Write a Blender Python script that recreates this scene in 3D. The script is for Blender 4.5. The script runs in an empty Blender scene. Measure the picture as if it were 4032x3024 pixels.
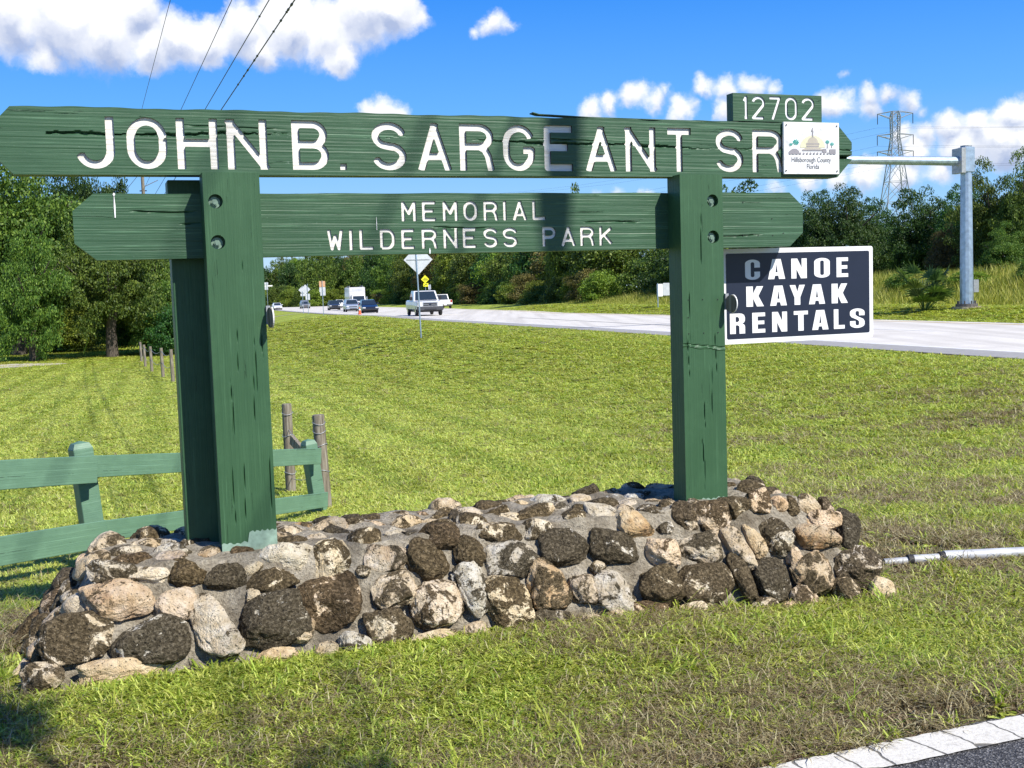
import bpy, bmesh, math, random
import numpy as np
from mathutils import Vector, Matrix

random.seed(7)
rng = np.random.default_rng(11)
sc = bpy.context.scene
C = sc.collection
R = math.radians

# ------------------------------------------------------------------ camera
EYE = 1.55
FPX = 4529.95                      # focal length in photo pixels (4032 wide)
PITCH, ROLL, YAW = R(-4.6665), R(1.8473), R(19.9776)
cam_d = bpy.data.cameras.new('camera')
cam_d.sensor_fit = 'HORIZONTAL'
cam_d.sensor_width = 36.0
cam_d.lens = 36.0 * FPX / 4032.0
cam_d.clip_start = 0.05
cam_d.clip_end = 6000
cam = bpy.data.objects.new('camera', cam_d)
C.objects.link(cam)
cam.matrix_world = Matrix.Translation((0, 0, EYE)) @ Matrix.Rotation(R(90) + PITCH, 4, 'X') @ Matrix.Rotation(-ROLL, 4, 'Z')
sc.camera = cam


def ray(x, y):
    """direction of a photo pixel (4032 x 3024) in world axes, y component about 1"""
    u = (x - 2016) / FPX
    v = -(y - 1512) / FPX
    a = u * math.cos(ROLL) + v * math.sin(ROLL)
    b = -u * math.sin(ROLL) + v * math.cos(ROLL)
    return np.array([a, math.cos(PITCH) - b * math.sin(PITCH), math.sin(PITCH) + b * math.cos(PITCH)])


def at(x, y, Y):
    d = ray(x, y)
    q = d * Y / d[1]
    return Vector((q[0], q[1], q[2] + EYE))


# ------------------------------------------------------------------ world
SUN = Vector((0.849, -0.755, 1.14)).normalized()     # towards the sun
w = bpy.data.worlds.new('World')
sc.world = w
w.use_nodes = True
wn, wl = w.node_tree.nodes, w.node_tree.links
wn.clear()


def N(t, ins=None, **kw):
    n = wn.new(t)
    for k, v in kw.items():
        setattr(n, k, v)
    return n


wout = N('ShaderNodeOutputWorld')
wbg = N('ShaderNodeBackground')
wl.new(wbg.outputs[0], wout.inputs[0])
sky = N('ShaderNodeTexSky')
sky.sky_type = 'NISHITA'
sky.sun_disc = False
sky.sun_elevation = math.asin(SUN.z)
sky.sun_rotation = math.atan2(SUN.x, SUN.y)
sky.altitude = 10
sky.air_density = 1.0
sky.dust_density = 0.35
sky.ozone_density = 2.5
tc = N('ShaderNodeTexCoord')
hs = N('ShaderNodeHueSaturation')
hs.inputs['Saturation'].default_value = 1.32
hs.inputs['Value'].default_value = 1.15
wl.new(sky.outputs[0], hs.inputs['Color'])


def wmath(op, a, b=None, c=None, clamp=False):
    n = N('ShaderNodeMath', operation=op)
    n.use_clamp = clamp
    for i, v in enumerate((a, b, c)):
        if v is None:
            continue
        if isinstance(v, (int, float)):
            n.inputs[i].default_value = v
        else:
            wl.new(v, n.inputs[i])
    return n.outputs[0]


def wnoise(vec, scale, detail, rough=0.55):
    n = N('ShaderNodeTexNoise')
    n.inputs['Scale'].default_value = scale
    n.inputs['Detail'].default_value = detail
    n.inputs['Roughness'].default_value = rough
    wl.new(vec, n.inputs['Vector'])
    return n


# warp the direction a little so that cloud outlines are lumpy
dirv = tc.outputs['Generated']
nz = wnoise(dirv, 22, 6, 0.62)
sub = N('ShaderNodeVectorMath', operation='SUBTRACT')
wl.new(nz.outputs['Color'], sub.inputs[0])
sub.inputs[1].default_value = (.5, .5, .5)
scl = N('ShaderNodeVectorMath', operation='SCALE')
scl.inputs['Scale'].default_value = 0.036
wl.new(sub.outputs[0], scl.inputs[0])
add = N('ShaderNodeVectorMath', operation='ADD')
wl.new(dirv, add.inputs[0])
wl.new(scl.outputs[0], add.inputs[1])
warped = add.outputs[0]
CLOUDS = [(30, 40, 200), (230, 40, 215), (420, 105, 190), (590, 190, 110), (700, 165, 120), (545, 60, 120),
          (820, 160, 110), (950, 120, 120), (1020, 180, 95), (1130, 90, 150), (1290, 130, 150), (1340, 225, 95),
          (1440, 60, 165), (1560, 50, 115), (1650, 85, 55), (160, 215, 80),
          (1940, 92, 62), (1885, 120, 42), (1985, 105, 45),
          (1530, 410, 72), (1470, 440, 70), (1590, 440, 60),
          (2320, 430, 62), (2400, 405, 55), (2490, 378, 68), (2575, 410, 58), (2690, 445, 70), (2850, 430, 55), (2620, 385, 40),
          (2790, 350, 55), (2880, 350, 58), (2970, 325, 62), (3040, 355, 45), (2730, 420, 45),
          (3280, 405, 70), (3400, 375, 62), (3480, 375, 50), (3560, 398, 62), (3625, 430, 34), (3400, 420, 60),
          (3315, 285, 26), (3540, 560, 62), (3640, 530, 62), (3750, 500, 78), (3850, 500, 78),
          (3990, 450, 90), (3960, 560, 110), (3800, 580, 105), (3610, 610, 75),
          (3180, 720, 60), (3300, 700, 60), (3420, 690, 78), (3580, 690, 78), (3720, 680, 60), (3050, 740, 50),
          (2430, 775, 52), (2330, 785, 40), (2540, 785, 42), (2800, 720, 40)]
field = None
low = None
for (cx, cy, cr) in CLOUDS:
    d = ray(cx, cy)
    d = d / np.linalg.norm(d)
    vm = N('ShaderNodeVectorMath', operation='DISTANCE')
    wl.new(warped, vm.inputs[0])
    vm.inputs[1].default_value = tuple(d)
    rr = cr * (1.02 if cx > 2000 else 1.0) / FPX
    f = wmath('MULTIPLY_ADD', vm.outputs['Value'], -1.0 / rr, 1.0)
    f = wmath('MULTIPLY', f, min(1.0, rr / 0.022))
    field = f if field is None else wmath('SMOOTH_MAX', field, f, 0.25)
    # the same puff a little lower: where it outweighs the puff itself one looks at the cloud's flat shaded base
    vm2 = N('ShaderNodeVectorMath', operation='DISTANCE')
    wl.new(warped, vm2.inputs[0])
    d2 = d - np.array([0, 0, rr * .42]); vm2.inputs[1].default_value = tuple(d2)
    g = wmath('MULTIPLY', wmath('MULTIPLY_ADD', vm2.outputs['Value'], -1.0 / rr, 1.0), min(1.0, rr / 0.022))
    low = g if low is None else wmath('SMOOTH_MAX', low, g, 0.25)
# the rest of the sky, away from the view, carries the same sort of cumulus
dot = N('ShaderNodeVectorMath', operation='DOT_PRODUCT')
wl.new(dirv, dot.inputs[0])
dot.inputs[1].default_value = tuple(ray(2016, 900) / np.linalg.norm(ray(2016, 900)))
away = wmath('MULTIPLY_ADD', dot.outputs['Value'], -6.0, 5.2, clamp=True)
big = wnoise(warped, 3.2, 3, 0.5)
gen = wmath('MULTIPLY_ADD', big.outputs['Fac'], 4.0, -2.35)
gen = wmath('MULTIPLY', gen, away)
gen = wmath('SUBTRACT', gen, wmath('SUBTRACT', 1.0, away))
field = wmath('MAXIMUM', field, gen)
fine = wnoise(warped, 60, 6, 0.6)
fm = wmath('MULTIPLY_ADD', fine.outputs['Fac'], 0.44, -0.22)
edge = wmath('ADD', field, fm)
mr = N('ShaderNodeMapRange')
mr.interpolation_type = 'SMOOTHSTEP'
mr.inputs['From Min'].default_value = 0.0
mr.inputs['From Max'].default_value = 0.46
wl.new(edge, mr.inputs['Value'])
mask = mr.outputs['Result']
# lumps lit from the sun's side: difference of the noise along the sun direction
off = N('ShaderNodeVectorMath', operation='ADD')
wl.new(warped, off.inputs[0])
off.inputs[1].default_value = (0.006, 0.0, 0.011)
l1 = wnoise(warped, 11, 5, 0.5)
l2 = wnoise(off.outputs[0], 11, 5, 0.5)
lit = wmath('SUBTRACT', l1.outputs['Fac'], l2.outputs['Fac'])
lit = wmath('MULTIPLY_ADD', lit, 3.0, 0.74)
depth = wmath('SUBTRACT', wmath('MULTIPLY', wmath('SUBTRACT', field, low), 1.25), wmath('MULTIPLY', field, .22))
lit = wmath('ADD', lit, depth, clamp=True)
cr_ = N('ShaderNodeValToRGB')
cr_.color_ramp.elements[0].position = 0.1
cr_.color_ramp.elements[0].color = (4.0, 4.7, 6.6, 1)
cr_.color_ramp.elements[1].position = 0.85
cr_.color_ramp.elements[1].color = (9.6, 9.6, 9.7, 1)
wl.new(lit, cr_.inputs['Fac'])
mask = wmath('MULTIPLY', mask, 0.95)
mx = N('ShaderNodeMix', data_type='RGBA')
wl.new(mask, mx.inputs['Factor'])
# clear deep-blue air: Nishita drawn towards the blue of the photograph's sky, paler at the horizon all the way round
sxyz = N('ShaderNodeSeparateXYZ'); wl.new(dirv, sxyz.inputs[0])
skr = N('ShaderNodeValToRGB'); wl.new(wmath('MULTIPLY', sxyz.outputs[2], 2.0), skr.inputs['Fac'])
while len(skr.color_ramp.elements) < 5: skr.color_ramp.elements.new(.5)
for e_, (p_, c_) in zip(skr.color_ramp.elements, ((0.0, (5.4, 7.2, 8.9)), (.12, (3.0, 5.7, 9.2)), (.30, (1.15, 4.0, 9.4)), (.52, (.22, 2.35, 8.6)), (1.0, (.12, 1.1, 4.6)))):
    e_.position = p_; e_.color = c_ + (1,)
mxs = N('ShaderNodeMix', data_type='RGBA'); mxs.inputs['Factor'].default_value = .88
wl.new(hs.outputs[0], mxs.inputs[6]); wl.new(skr.outputs[0], mxs.inputs[7])
wl.new(mxs.outputs[2], mx.inputs[6])
wl.new(cr_.outputs[0], mx.inputs[7])
wl.new(mx.outputs[2], wbg.inputs['Color'])
wbg.inputs['Strength'].default_value = 0.085
w.cycles.sampling_method = 'MANUAL'
w.cycles.sample_map_resolution = 512

sun_d = bpy.data.lights.new('sun', 'SUN')
sun_d.energy = 5.0
sun_d.angle = R(0.53)
sun_d.color = (1.0, 0.955, 0.88)
sun = bpy.data.objects.new('sun', sun_d)
sun.rotation_euler = SUN.to_track_quat('Z', 'Y').to_euler()
sun.location = (6, -6, 12)
C.objects.link(sun)

sc.view_settings.view_transform = 'Standard'
sc.view_settings.look = 'None'
sc.view_settings.exposure = 0.46
sc.view_settings.gamma = 1.0
sc.view_settings.use_curve_mapping = False
sc.cycles.max_bounces = 8
sc.cycles.transparent_max_bounces = 8
sc.cycles.use_denoising = True


# ------------------------------------------------------------------ helpers
def props(o, label=None, cat=None, group=None, kind=None):
    if label: o['label'] = label
    if cat: o['category'] = cat
    if group: o['group'] = group
    if kind: o['kind'] = kind
    return o


def empty(name, loc, label, cat, group=None, rz=0.0, rot=None):
    o = bpy.data.objects.new(name, None)
    o.empty_display_size = 0.1
    o.location = loc
    o.rotation_euler = rot if rot else (0, 0, rz)
    C.objects.link(o)
    return props(o, label, cat, group)


def link(name, me, parent=None, mats=None):
    if mats is not None:
        for m in (mats if isinstance(mats, (list, tuple)) else [mats]):
            me.materials.append(m)
    o = bpy.data.objects.new(name, me)
    C.objects.link(o)
    if parent: o.parent = parent
    return o


def copy_tree(o, parent=None):
    c = o.copy()
    C.objects.link(c)
    c.parent = parent
    for ch in list(o.children):
        copy_tree(ch, c)
    return c


class MB:
    def __init__(s):
        s.v, s.f, s.m, s.sm = [], [], [], []

    def add(s, vs, fs, mi=0, smooth=False):
        b = len(s.v)
        s.v += [tuple(p) for p in vs]
        for f in fs:
            s.f.append(tuple(b + i for i in f)); s.m.append(mi); s.sm.append(smooth)

    def box(s, x0, x1, y0, y1, z0, z1, mi=0, M=None, bev=0):
        if bev:
            b = bev
            vs, fs = [], []
            # chamfered box: 24 verts
            xs, ys, zs = (x0, x1), (y0, y1), (z0, z1)
            idx = {}
            for i in (0, 1):
                for j in (0, 1):
                    for k in (0, 1):
                        sx, sy, sz = (b if i == 0 else -b), (b if j == 0 else -b), (b if k == 0 else -b)
                        for ax in range(3):
                            p = [xs[i] + (sx if ax != 0 else 0), ys[j] + (sy if ax != 1 else 0), zs[k] + (sz if ax != 2 else 0)]
                            idx[(i, j, k, ax)] = len(vs); vs.append(Vector(p))
            for i in (0, 1): fs.append([idx[(i, 0, 0, 0)], idx[(i, 1, 0, 0)], idx[(i, 1, 1, 0)], idx[(i, 0, 1, 0)]])
            for j in (0, 1): fs.append([idx[(0, j, 0, 1)], idx[(1, j, 0, 1)], idx[(1, j, 1, 1)], idx[(0, j, 1, 1)]])
            for k in (0, 1): fs.append([idx[(0, 0, k, 2)], idx[(1, 0, k, 2)], idx[(1, 1, k, 2)], idx[(0, 1, k, 2)]])
            for j in (0, 1):
                for k in (0, 1): fs.append([idx[(0, j, k, 1)], idx[(1, j, k, 1)], idx[(1, j, k, 2)], idx[(0, j, k, 2)]])
            for i in (0, 1):
                for k in (0, 1): fs.append([idx[(i, 0, k, 0)], idx[(i, 1, k, 0)], idx[(i, 1, k, 2)], idx[(i, 0, k, 2)]])
            for i in (0, 1):
                for j in (0, 1): fs.append([idx[(i, j, 0, 0)], idx[(i, j, 1, 0)], idx[(i, j, 1, 1)], idx[(i, j, 0, 1)]])
            for i in (0, 1):
                for j in (0, 1):
                    for k in (0, 1): fs.append([idx[(i, j, k, 0)], idx[(i, j, k, 1)], idx[(i, j, k, 2)]])
            cen = Vector(((x0 + x1) / 2, (y0 + y1) / 2, (z0 + z1) / 2))
            out = []
            for f in fs:
                n = (vs[f[1]] - vs[f[0]]).cross(vs[f[2]] - vs[f[0]])
                fc = sum((vs[i] for i in f), Vector()) / len(f)
                out.append(f if n.dot(fc - cen) > 0 else f[::-1])
            fs = out
        else:
            vs = [Vector(p) for p in ((x0, y0, z0), (x1, y0, z0), (x1, y1, z0), (x0, y1, z0), (x0, y0, z1), (x1, y0, z1), (x1, y1, z1), (x0, y1, z1))]
            fs = [(0, 3, 2, 1), (4, 5, 6, 7), (0, 1, 5, 4), (1, 2, 6, 5), (2, 3, 7, 6), (3, 0, 4, 7)]
        if M: vs = [M @ v for v in vs]
        s.add(vs, fs, mi)
        return s

    def tube(s, pts, rad, n=8, mi=0, caps=True, smooth=True):
        pts = [Vector(p) for p in pts]
        rads = rad if isinstance(rad, (list, tuple)) else [rad] * len(pts)
        vs, fs = [], []
        up = None
        for i, p in enumerate(pts):
            d = (pts[min(i + 1, len(pts) - 1)] - pts[max(i - 1, 0)]).normalized()
            if up is None:
                up = Vector((0, 0, 1)) if abs(d.z) < .9 else Vector((1, 0, 0))
            a = d.cross(up).normalized(); b = a.cross(d).normalized(); up = b
            for k in range(n):
                t = 2 * math.pi * k / n
                vs.append(p + (a * math.cos(t) + b * math.sin(t)) * rads[i])
        for i in range(len(pts) - 1):
            for k in range(n):
                fs.append((i * n + k, (i + 1) * n + k, (i + 1) * n + (k + 1) % n, i * n + (k + 1) % n))
        s.add(vs, fs, mi, smooth)
        if caps:
            s.add(vs[:n], [tuple(range(n))], mi)
            s.add(vs[-n:], [tuple(range(n))[::-1]], mi)
        return s

    def prism(s, poly, y0, y1, mi=0, M=None):
        """polygon in x,z (counter-clockwise seen from -y) extruded along y"""
        n = len(poly)
        vs = [Vector((p[0], y0, p[1])) for p in poly] + [Vector((p[0], y1, p[1])) for p in poly]
        if M: vs = [M @ v for v in vs]
        fs = [tuple(range(n)), tuple(range(2 * n - 1, n - 1, -1))]
        for i in range(n):
            j = (i + 1) % n
            fs.append((i, i + n, j + n, j))
        s.add(vs, fs, mi)
        return s

    def mesh(s, name):
        me = bpy.data.meshes.new(name)
        me.from_pydata(s.v, [], s.f)
        me.polygons.foreach_set('material_index', s.m)
        me.polygons.foreach_set('use_smooth', s.sm)
        me.update()
        return me

    def build(s, name, mats, parent=None):
        return link(name, s.mesh(name), parent, mats)


def np_mesh(name, V, F, smooth=False, mi=None):
    me = bpy.data.meshes.new(name)
    V = np.asarray(V, np.float32); F = np.asarray(F, np.int32)
    k = F.shape[1]
    me.vertices.add(len(V)); me.vertices.foreach_set('co', V.ravel())
    me.loops.add(F.size); me.loops.foreach_set('vertex_index', F.ravel())
    me.polygons.add(len(F))
    me.polygons.foreach_set('loop_start', np.arange(0, F.size, k, dtype=np.int32))
    me.polygons.foreach_set('use_smooth', np.full(len(F), smooth))
    if mi is not None: me.polygons.foreach_set('material_index', np.asarray(mi, np.int32))
    me.update(calc_edges=True)
    me.validate()
    return me


# ------------------------------------------------------------------ materials
class NT:
    def __init__(s, name):
        s.mat = bpy.data.materials.new(name); s.mat.use_nodes = True
        s.n, s.l = s.mat.node_tree.nodes, s.mat.node_tree.links
        s.b = s.n['Principled BSDF']
        s.tc = s.n.new('ShaderNodeTexCoord')

    def mapping(s, scale=(1, 1, 1), src='Object', rot=(0, 0, 0)):
        m = s.n.new('ShaderNodeMapping')
        m.inputs['Scale'].default_value = scale
        m.inputs['Rotation'].default_value = rot
        s.l.new(s.tc.outputs[src] if isinstance(src, str) else src, m.inputs[0])
        return m.outputs[0]

    def geo(s):
        g = s.n.new('ShaderNodeNewGeometry')
        return g

    def noise(s, vec, scale, detail=4, rough=.55, dist=0.0, out='Fac'):
        n = s.n.new('ShaderNodeTexNoise')
        n.inputs['Scale'].default_value = scale; n.inputs['Detail'].default_value = detail
        n.inputs['Roughness'].default_value = rough; n.inputs['Distortion'].default_value = dist
        s.l.new(vec, n.inputs['Vector'])
        return n.outputs[out]

    def vor(s, vec, scale, feature='F1', out='Distance', rnd=1.0):
        n = s.n.new('ShaderNodeTexVoronoi'); n.feature = feature
        n.inputs['Scale'].default_value = scale
        n.inputs['Randomness'].default_value = rnd
        s.l.new(vec, n.inputs['Vector'])
        return n.outputs[out]

    def ramp(s, fac, stops, interp='LINEAR'):
        r = s.n.new('ShaderNodeValToRGB'); cr = r.color_ramp; cr.interpolation = interp
        while len(cr.elements) < len(stops): cr.elements.new(.5)
        for e, (p, c) in zip(cr.elements, stops):
            e.position = p; e.color = (c if isinstance(c, tuple) else (c, c, c)) + (1,)
        s.l.new(fac, r.inputs['Fac'])
        return r.outputs['Color']

    def mix(s, fac, a, b, blend='MIX'):
        m = s.n.new('ShaderNodeMix'); m.data_type = 'RGBA'; m.blend_type = blend
        for v, i in ((fac, 0), (a, 6), (b, 7)):
            if isinstance(v, (int, float)): m.inputs[i].default_value = v
            elif isinstance(v, tuple): m.inputs[i].default_value = v + (1,)
            else: s.l.new(v, m.inputs[i])
        return m.outputs[2]

    def math(s, op, a, b=0.0, c=None, clamp=False):
        m = s.n.new('ShaderNodeMath'); m.operation = op; m.use_clamp = clamp
        for i, v in enumerate((a, b, c)):
            if v is None: continue
            if isinstance(v, (int, float)): m.inputs[i].default_value = v
            else: s.l.new(v, m.inputs[i])
        return m.outputs[0]

    def bump(s, h, dist=.01, strength=1.0):
        b = s.n.new('ShaderNodeBump'); b.inputs['Distance'].default_value = dist
        b.inputs['Strength'].default_value = strength
        s.l.new(h, b.inputs['Height']); s.l.new(b.outputs[0], s.b.inputs['Normal'])
        return b

    def set(s, color=None, rough=None, metal=None, spec=None):
        for k, v in (('Base Color', color), ('Roughness', rough), ('Metallic', metal), ('Specular IOR Level', spec)):
            if v is None: continue
            if isinstance(v, (int, float)): s.b.inputs[k].default_value = v
            elif isinstance(v, tuple): s.b.inputs[k].default_value = v + (1,)
            else: s.l.new(v, s.b.inputs[k])
        return s.mat


def plain(name, col, rough=.6, metal=0.0, var=.12, scale=8, spec=.5, bump=0):
    t = NT(name)
    v = t.mapping()
    n = t.noise(v, scale, 5)
    c = t.ramp(n, [(.3, tuple(x * (1 - var) for x in col)), (.7, tuple(min(1, x * (1 + var)) for x in col))])
    if bump: t.bump(n, bump)
    return t.set(c, rough, metal, spec)


def leaf_mat(name, c1, c2, c3, trans=.3, rough=.55):
    """foliage: colour differs leaf by leaf"""
    t = NT(name)
    g = t.geo()
    c = t.ramp(g.outputs['Random Per Island'], [(0.0, c1), (.5, c2), (1.0, c3)])
    oi = t.n.new('ShaderNodeObjectInfo')
    hsv = t.n.new('ShaderNodeHueSaturation')
    t.l.new(t.math('MULTIPLY_ADD', oi.outputs['Random'], .035, .488), hsv.inputs['Hue'])
    t.l.new(t.math('MULTIPLY_ADD', oi.outputs['Random'], .45, .78), hsv.inputs['Value'])
    t.l.new(c, hsv.inputs['Color'])
    c = hsv.outputs[0]
    t.set(c, rough, spec=.35)
    tr = t.n.new('ShaderNodeBsdfTranslucent')
    t.l.new(t.mix(1.0, c, (1.15, 1.1, .5), 'MULTIPLY'), tr.inputs['Color'])
    ms = t.n.new('ShaderNodeMixShader'); ms.inputs[0].default_value = trans
    t.l.new(t.b.outputs[0], ms.inputs[1]); t.l.new(tr.outputs[0], ms.inputs[2])
    t.l.new(ms.outputs[0], t.n['Material Output'].inputs['Surface'])
    return t.mat


def paint_mat(name, col, col2, axis, wear=.5):
    """weathered green paint over grained timber; axis = grain direction in object space"""
    t = NT(name)
    sc_ = [105, 105, 105]; sc_[axis] = 2.0
    v = t.mapping(tuple(sc_))
    g1 = t.noise(v, 1.0, 6, .6, .4)
    sc2 = [200, 200, 200]; sc2[axis] = 7
    g2 = t.noise(t.mapping(tuple(sc2)), 1.0, 3, .6)
    big = t.noise(t.mapping(), 2.3, 4)
    base = t.ramp(big, [(.3, col), (.7, col2)])
    c = t.mix(t.math('MULTIPLY', t.ramp(g1, [(.35, .55), (.62, 0.0)]), .8), base, tuple(x * .92 for x in col))
    c = t.mix(t.ramp(g1, [(.60, 0.0), (.72, wear)]), c, tuple(min(1, x * 1.9 + .03) for x in col2))
    # dark checks along the grain
    sc3 = [62, 62, 62]; sc3[axis] = 2.4
    g3 = t.noise(t.mapping(tuple(sc3)), 1.0, 5, .65, .6)
    crack = t.ramp(g3, [(.668, 0.0), (.676, 1.0), (.70, 1.0), (.71, 0.0)])
    c = t.mix(t.math('MULTIPLY', crack, .38), c, (.012, .02, .014))
    scuff = t.ramp(t.noise(t.mapping(), 31, 6, .75), [(.66, 0.0), (.72, .5)])
    c = t.mix(t.math('MULTIPLY', scuff, wear), c, (.20, .28, .22))
    fade = t.ramp(t.noise(t.mapping(), 5.5, 5, .7), [(.48, 0.0), (.75, .3)])
    c = t.mix(fade, c, tuple(min(1, x * 1.45 + .008) for x in col2))
    h = t.math('ADD', t.math('MULTIPLY', g1, .9), t.math('MULTIPLY', g2, .35))
    h = t.math('SUBTRACT', h, t.math('MULTIPLY', crack, .6))
    t.bump(h, .0023, 1.0)
    return t.set(c, .48, spec=.4)


M = {}
M['board'] = paint_mat('board_paint', (.034, .088, .043), (.043, .106, .053), 0, .9)
M['post'] = paint_mat('post_paint', (.034, .094, .040), (.043, .109, .049), 2, .4)
M['primer'] = plain('primer_green', (.24, .35, .27), .7, var=.25, scale=30)
M['fence'] = paint_mat('fence_paint', (.105, .205, .130), (.13, .24, .155), 0, .3)
M['routed'] = plain('routed_edge', (.045, .032, .022), .8, var=.5, scale=60)


def letter_mat():
    t = NT('letter_white')
    g = t.noise(t.mapping((3, 60, 90)), 1.0, 5)
    c = t.ramp(g, [(.3, (.62, .58, .50)), (.5, (.80, .77, .70)), (.75, (.84, .82, .77))])
    t.bump(g, .004)
    return t.set(c, .6)


M['letter'] = letter_mat()
M['white'] = plain('white_paint', (.78, .78, .76), .5, var=.05)
M['navy'] = plain('navy_vinyl', (.017, .023, .044), .34, var=.12, scale=3, spec=.4)
M['vinyl'] = plain('white_vinyl', (.84, .84, .84), .4, var=.03)
M['bolt'] = plain('painted_bolt', (.17, .25, .19), .45, .3, .3, 60)
M['galv'] = plain('galvanised_steel', (.40, .49, .60), .42, .7, .22, 5)
M['galv_post'] = plain('dull_steel', (.40, .41, .42), .5, .6, .2, 9)
M['plate_back'] = plain('aluminium_sign_back', (.58, .60, .63), .5, .35, .12, 3)
M['pipe'] = plain('weathered_grey_pipe', (.40, .41, .42), .55, .1, .3, 7)
M['rusty'] = plain('steel_base', (.14, .13, .12), .7, .5, .3, 10)
M['steel_dark'] = plain('dark_wire', (.03, .03, .035), .5, .3, .2)
M['dark'] = plain('black_rubber', (.018, .018, .02), .7)
M['glass'] = plain('dark_glass', (.02, .03, .04), .08, .0, .1, spec=.8)
M['chrome'] = plain('chrome', (.55, .55, .57), .2, .9)
M['lamp_clear'] = plain('headlight_lens', (.75, .75, .72), .15, .3)
M['lamp_red'] = plain('tail_light_lens', (.35, .01, .01), .2)
M['grille'] = plain('grille_black', (.03, .03, .035), .4, .3)
M['bumper_grey'] = plain('bumper_dark_grey', (.05, .053, .06), .55)
M['orange'] = plain('cone_orange', (.75, .12, .03), .5)
M['yellow'] = plain('fluorescent_yellow', (.75, .72, .02), .5, var=.05)
M['black_print'] = plain('black_print', (.02, .02, .02), .6)
M['orange_back'] = plain('faded_orange_back', (.55, .32, .18), .6)


def timber_round():
    t = NT('weathered_round_post')
    g = t.noise(t.mapping((60, 60, 4)), 1.0, 6, .6, .3)
    c = t.ramp(g, [(.3, (.06, .048, .034)), (.5, (.20, .17, .125)), (.72, (.36, .33, .27))])
    t.bump(g, .006)
    return t.set(c, .85)


M['round_post'] = timber_round()


def bark():
    t = NT('bark')
    g = t.noise(t.mapping((9, 9, 1.6)), 1.0, 6, .6, .4)
    c = t.ramp(g, [(.3, (.03, .024, .018)), (.6, (.10, .08, .06)), (.8, (.17, .14, .11))])
    t.bump(g, .06)
    return t.set(c, .9)


M['bark'] = bark()


def stone_mat():
    t = NT('fieldstone')
    oi = t.n.new('ShaderNodeObjectInfo')
    sep = t.n.new('ShaderNodeSeparateColor')
    t.l.new(oi.outputs['Color'], sep.inputs[0])
    amount, tan, seed = sep.outputs[0], sep.outputs[1], sep.outputs[2]
    v0 = t.n.new('ShaderNodeVectorMath'); v0.operation = 'ADD'
    t.l.new(t.tc.outputs['Object'], v0.inputs[0])
    comb = t.n.new('ShaderNodeCombineXYZ')
    t.l.new(t.math('MULTIPLY', oi.outputs['Random'], 37.0), comb.inputs[0])
    t.l.new(t.math('MULTIPLY', oi.outputs['Random'], 11.0), comb.inputs[1])
    t.l.new(comb.outputs[0], v0.inputs[1])
    v = v0.outputs[0]
    n_big = t.noise(v, 9, 7, .68, .9)
    n_fine = t.noise(v, 75, 5, .65)
    pits = t.vor(v, 62)
    # limestone: cream to tan to rusty
    lime = t.ramp(t.noise(v, 22, 5, .6), [(.28, (.48, .40, .27)), (.5, (.74, .67, .53)), (.7, (.88, .84, .75))])
    rust = t.ramp(t.noise(v, 16, 5, .6, .4), [(.3, (.22, .12, .06)), (.5, (.44, .29, .15)), (.72, (.58, .45, .28))])
    body = t.mix(t.math('MULTIPLY', tan, t.ramp(t.noise(v, 9, 4), [(.35, .35), (.6, 1.0)])), lime, rust)
    dark = t.ramp(n_fine, [(.28, (.022, .017, .009)), (.5, (.088, .070, .042)), (.70, (.26, .215, .145))])
    thr = t.math('MULTIPLY_ADD', n_big, 3.6, -1.8)
    thr = t.math('ADD', thr, t.math('MULTIPLY_ADD', n_fine, .9, -.45))
    m = t.math('ADD', thr, t.math('MULTIPLY_ADD', amount, 1.35, -.66))
    m = t.ramp(t.math('ADD', m, .5), [(.44, 0.0), (.56, 1.0)])
    c = t.mix(m, body, dark)
    warm = t.ramp(oi.outputs['Random'], [(0.0, (1.0, .96, .90)), (.35, (1.12, 1.0, .78)), (.7, (.86, .88, .90)), (1.0, (1.15, .95, .75))])
    c = t.mix(1.0, c, warm, 'MULTIPLY')
    speck = t.ramp(t.vor(v, 120), [(.06, 1.0), (.12, 0.0)])
    c = t.mix(t.math('MULTIPLY', speck, t.ramp(n_big, [(.45, 0.0), (.6, .8)])), c, (.66, .64, .58))
    pit = t.ramp(t.math('ADD', pits, t.math('MULTIPLY', n_fine, .35)), [(.26, 1.0), (.40, 0.0)])
    c = t.mix(t.math('MULTIPLY', pit, .35), c, (.03, .024, .016))
    h = t.math('ADD', t.math('MULTIPLY', n_big, 1.2), t.math('MULTIPLY', n_fine, .75))
    h = t.math('SUBTRACT', h, t.math('MULTIPLY', pit, .5))
    t.bump(h, .030, 1.0)
    return t.set(c, .92, spec=.2)


M['stone'] = stone_mat()


def mortar_mat():
    t = NT('mortar')
    v = t.mapping()
    n = t.noise(v, 9, 6, .6)
    f = t.noise(v, 70, 5, .65)
    c = t.ramp(n, [(.3, (.20, .165, .115)), (.5, (.42, .37, .28)), (.7, (.58, .52, .41))])
    c = t.mix(t.ramp(f, [(.35, .5), (.55, 0.0)]), c, (.09, .07, .045))
    c = t.mix(t.ramp(t.noise(v, 3.5, 5, .7), [(.48, 0.0), (.66, .55)]), c, (.12, .095, .06))
    t.bump(t.math('ADD', n, t.math('MULTIPLY', f, .8)), .035)
    return t.set(c, .95, spec=.2)


M['mortar'] = mortar_mat()


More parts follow.
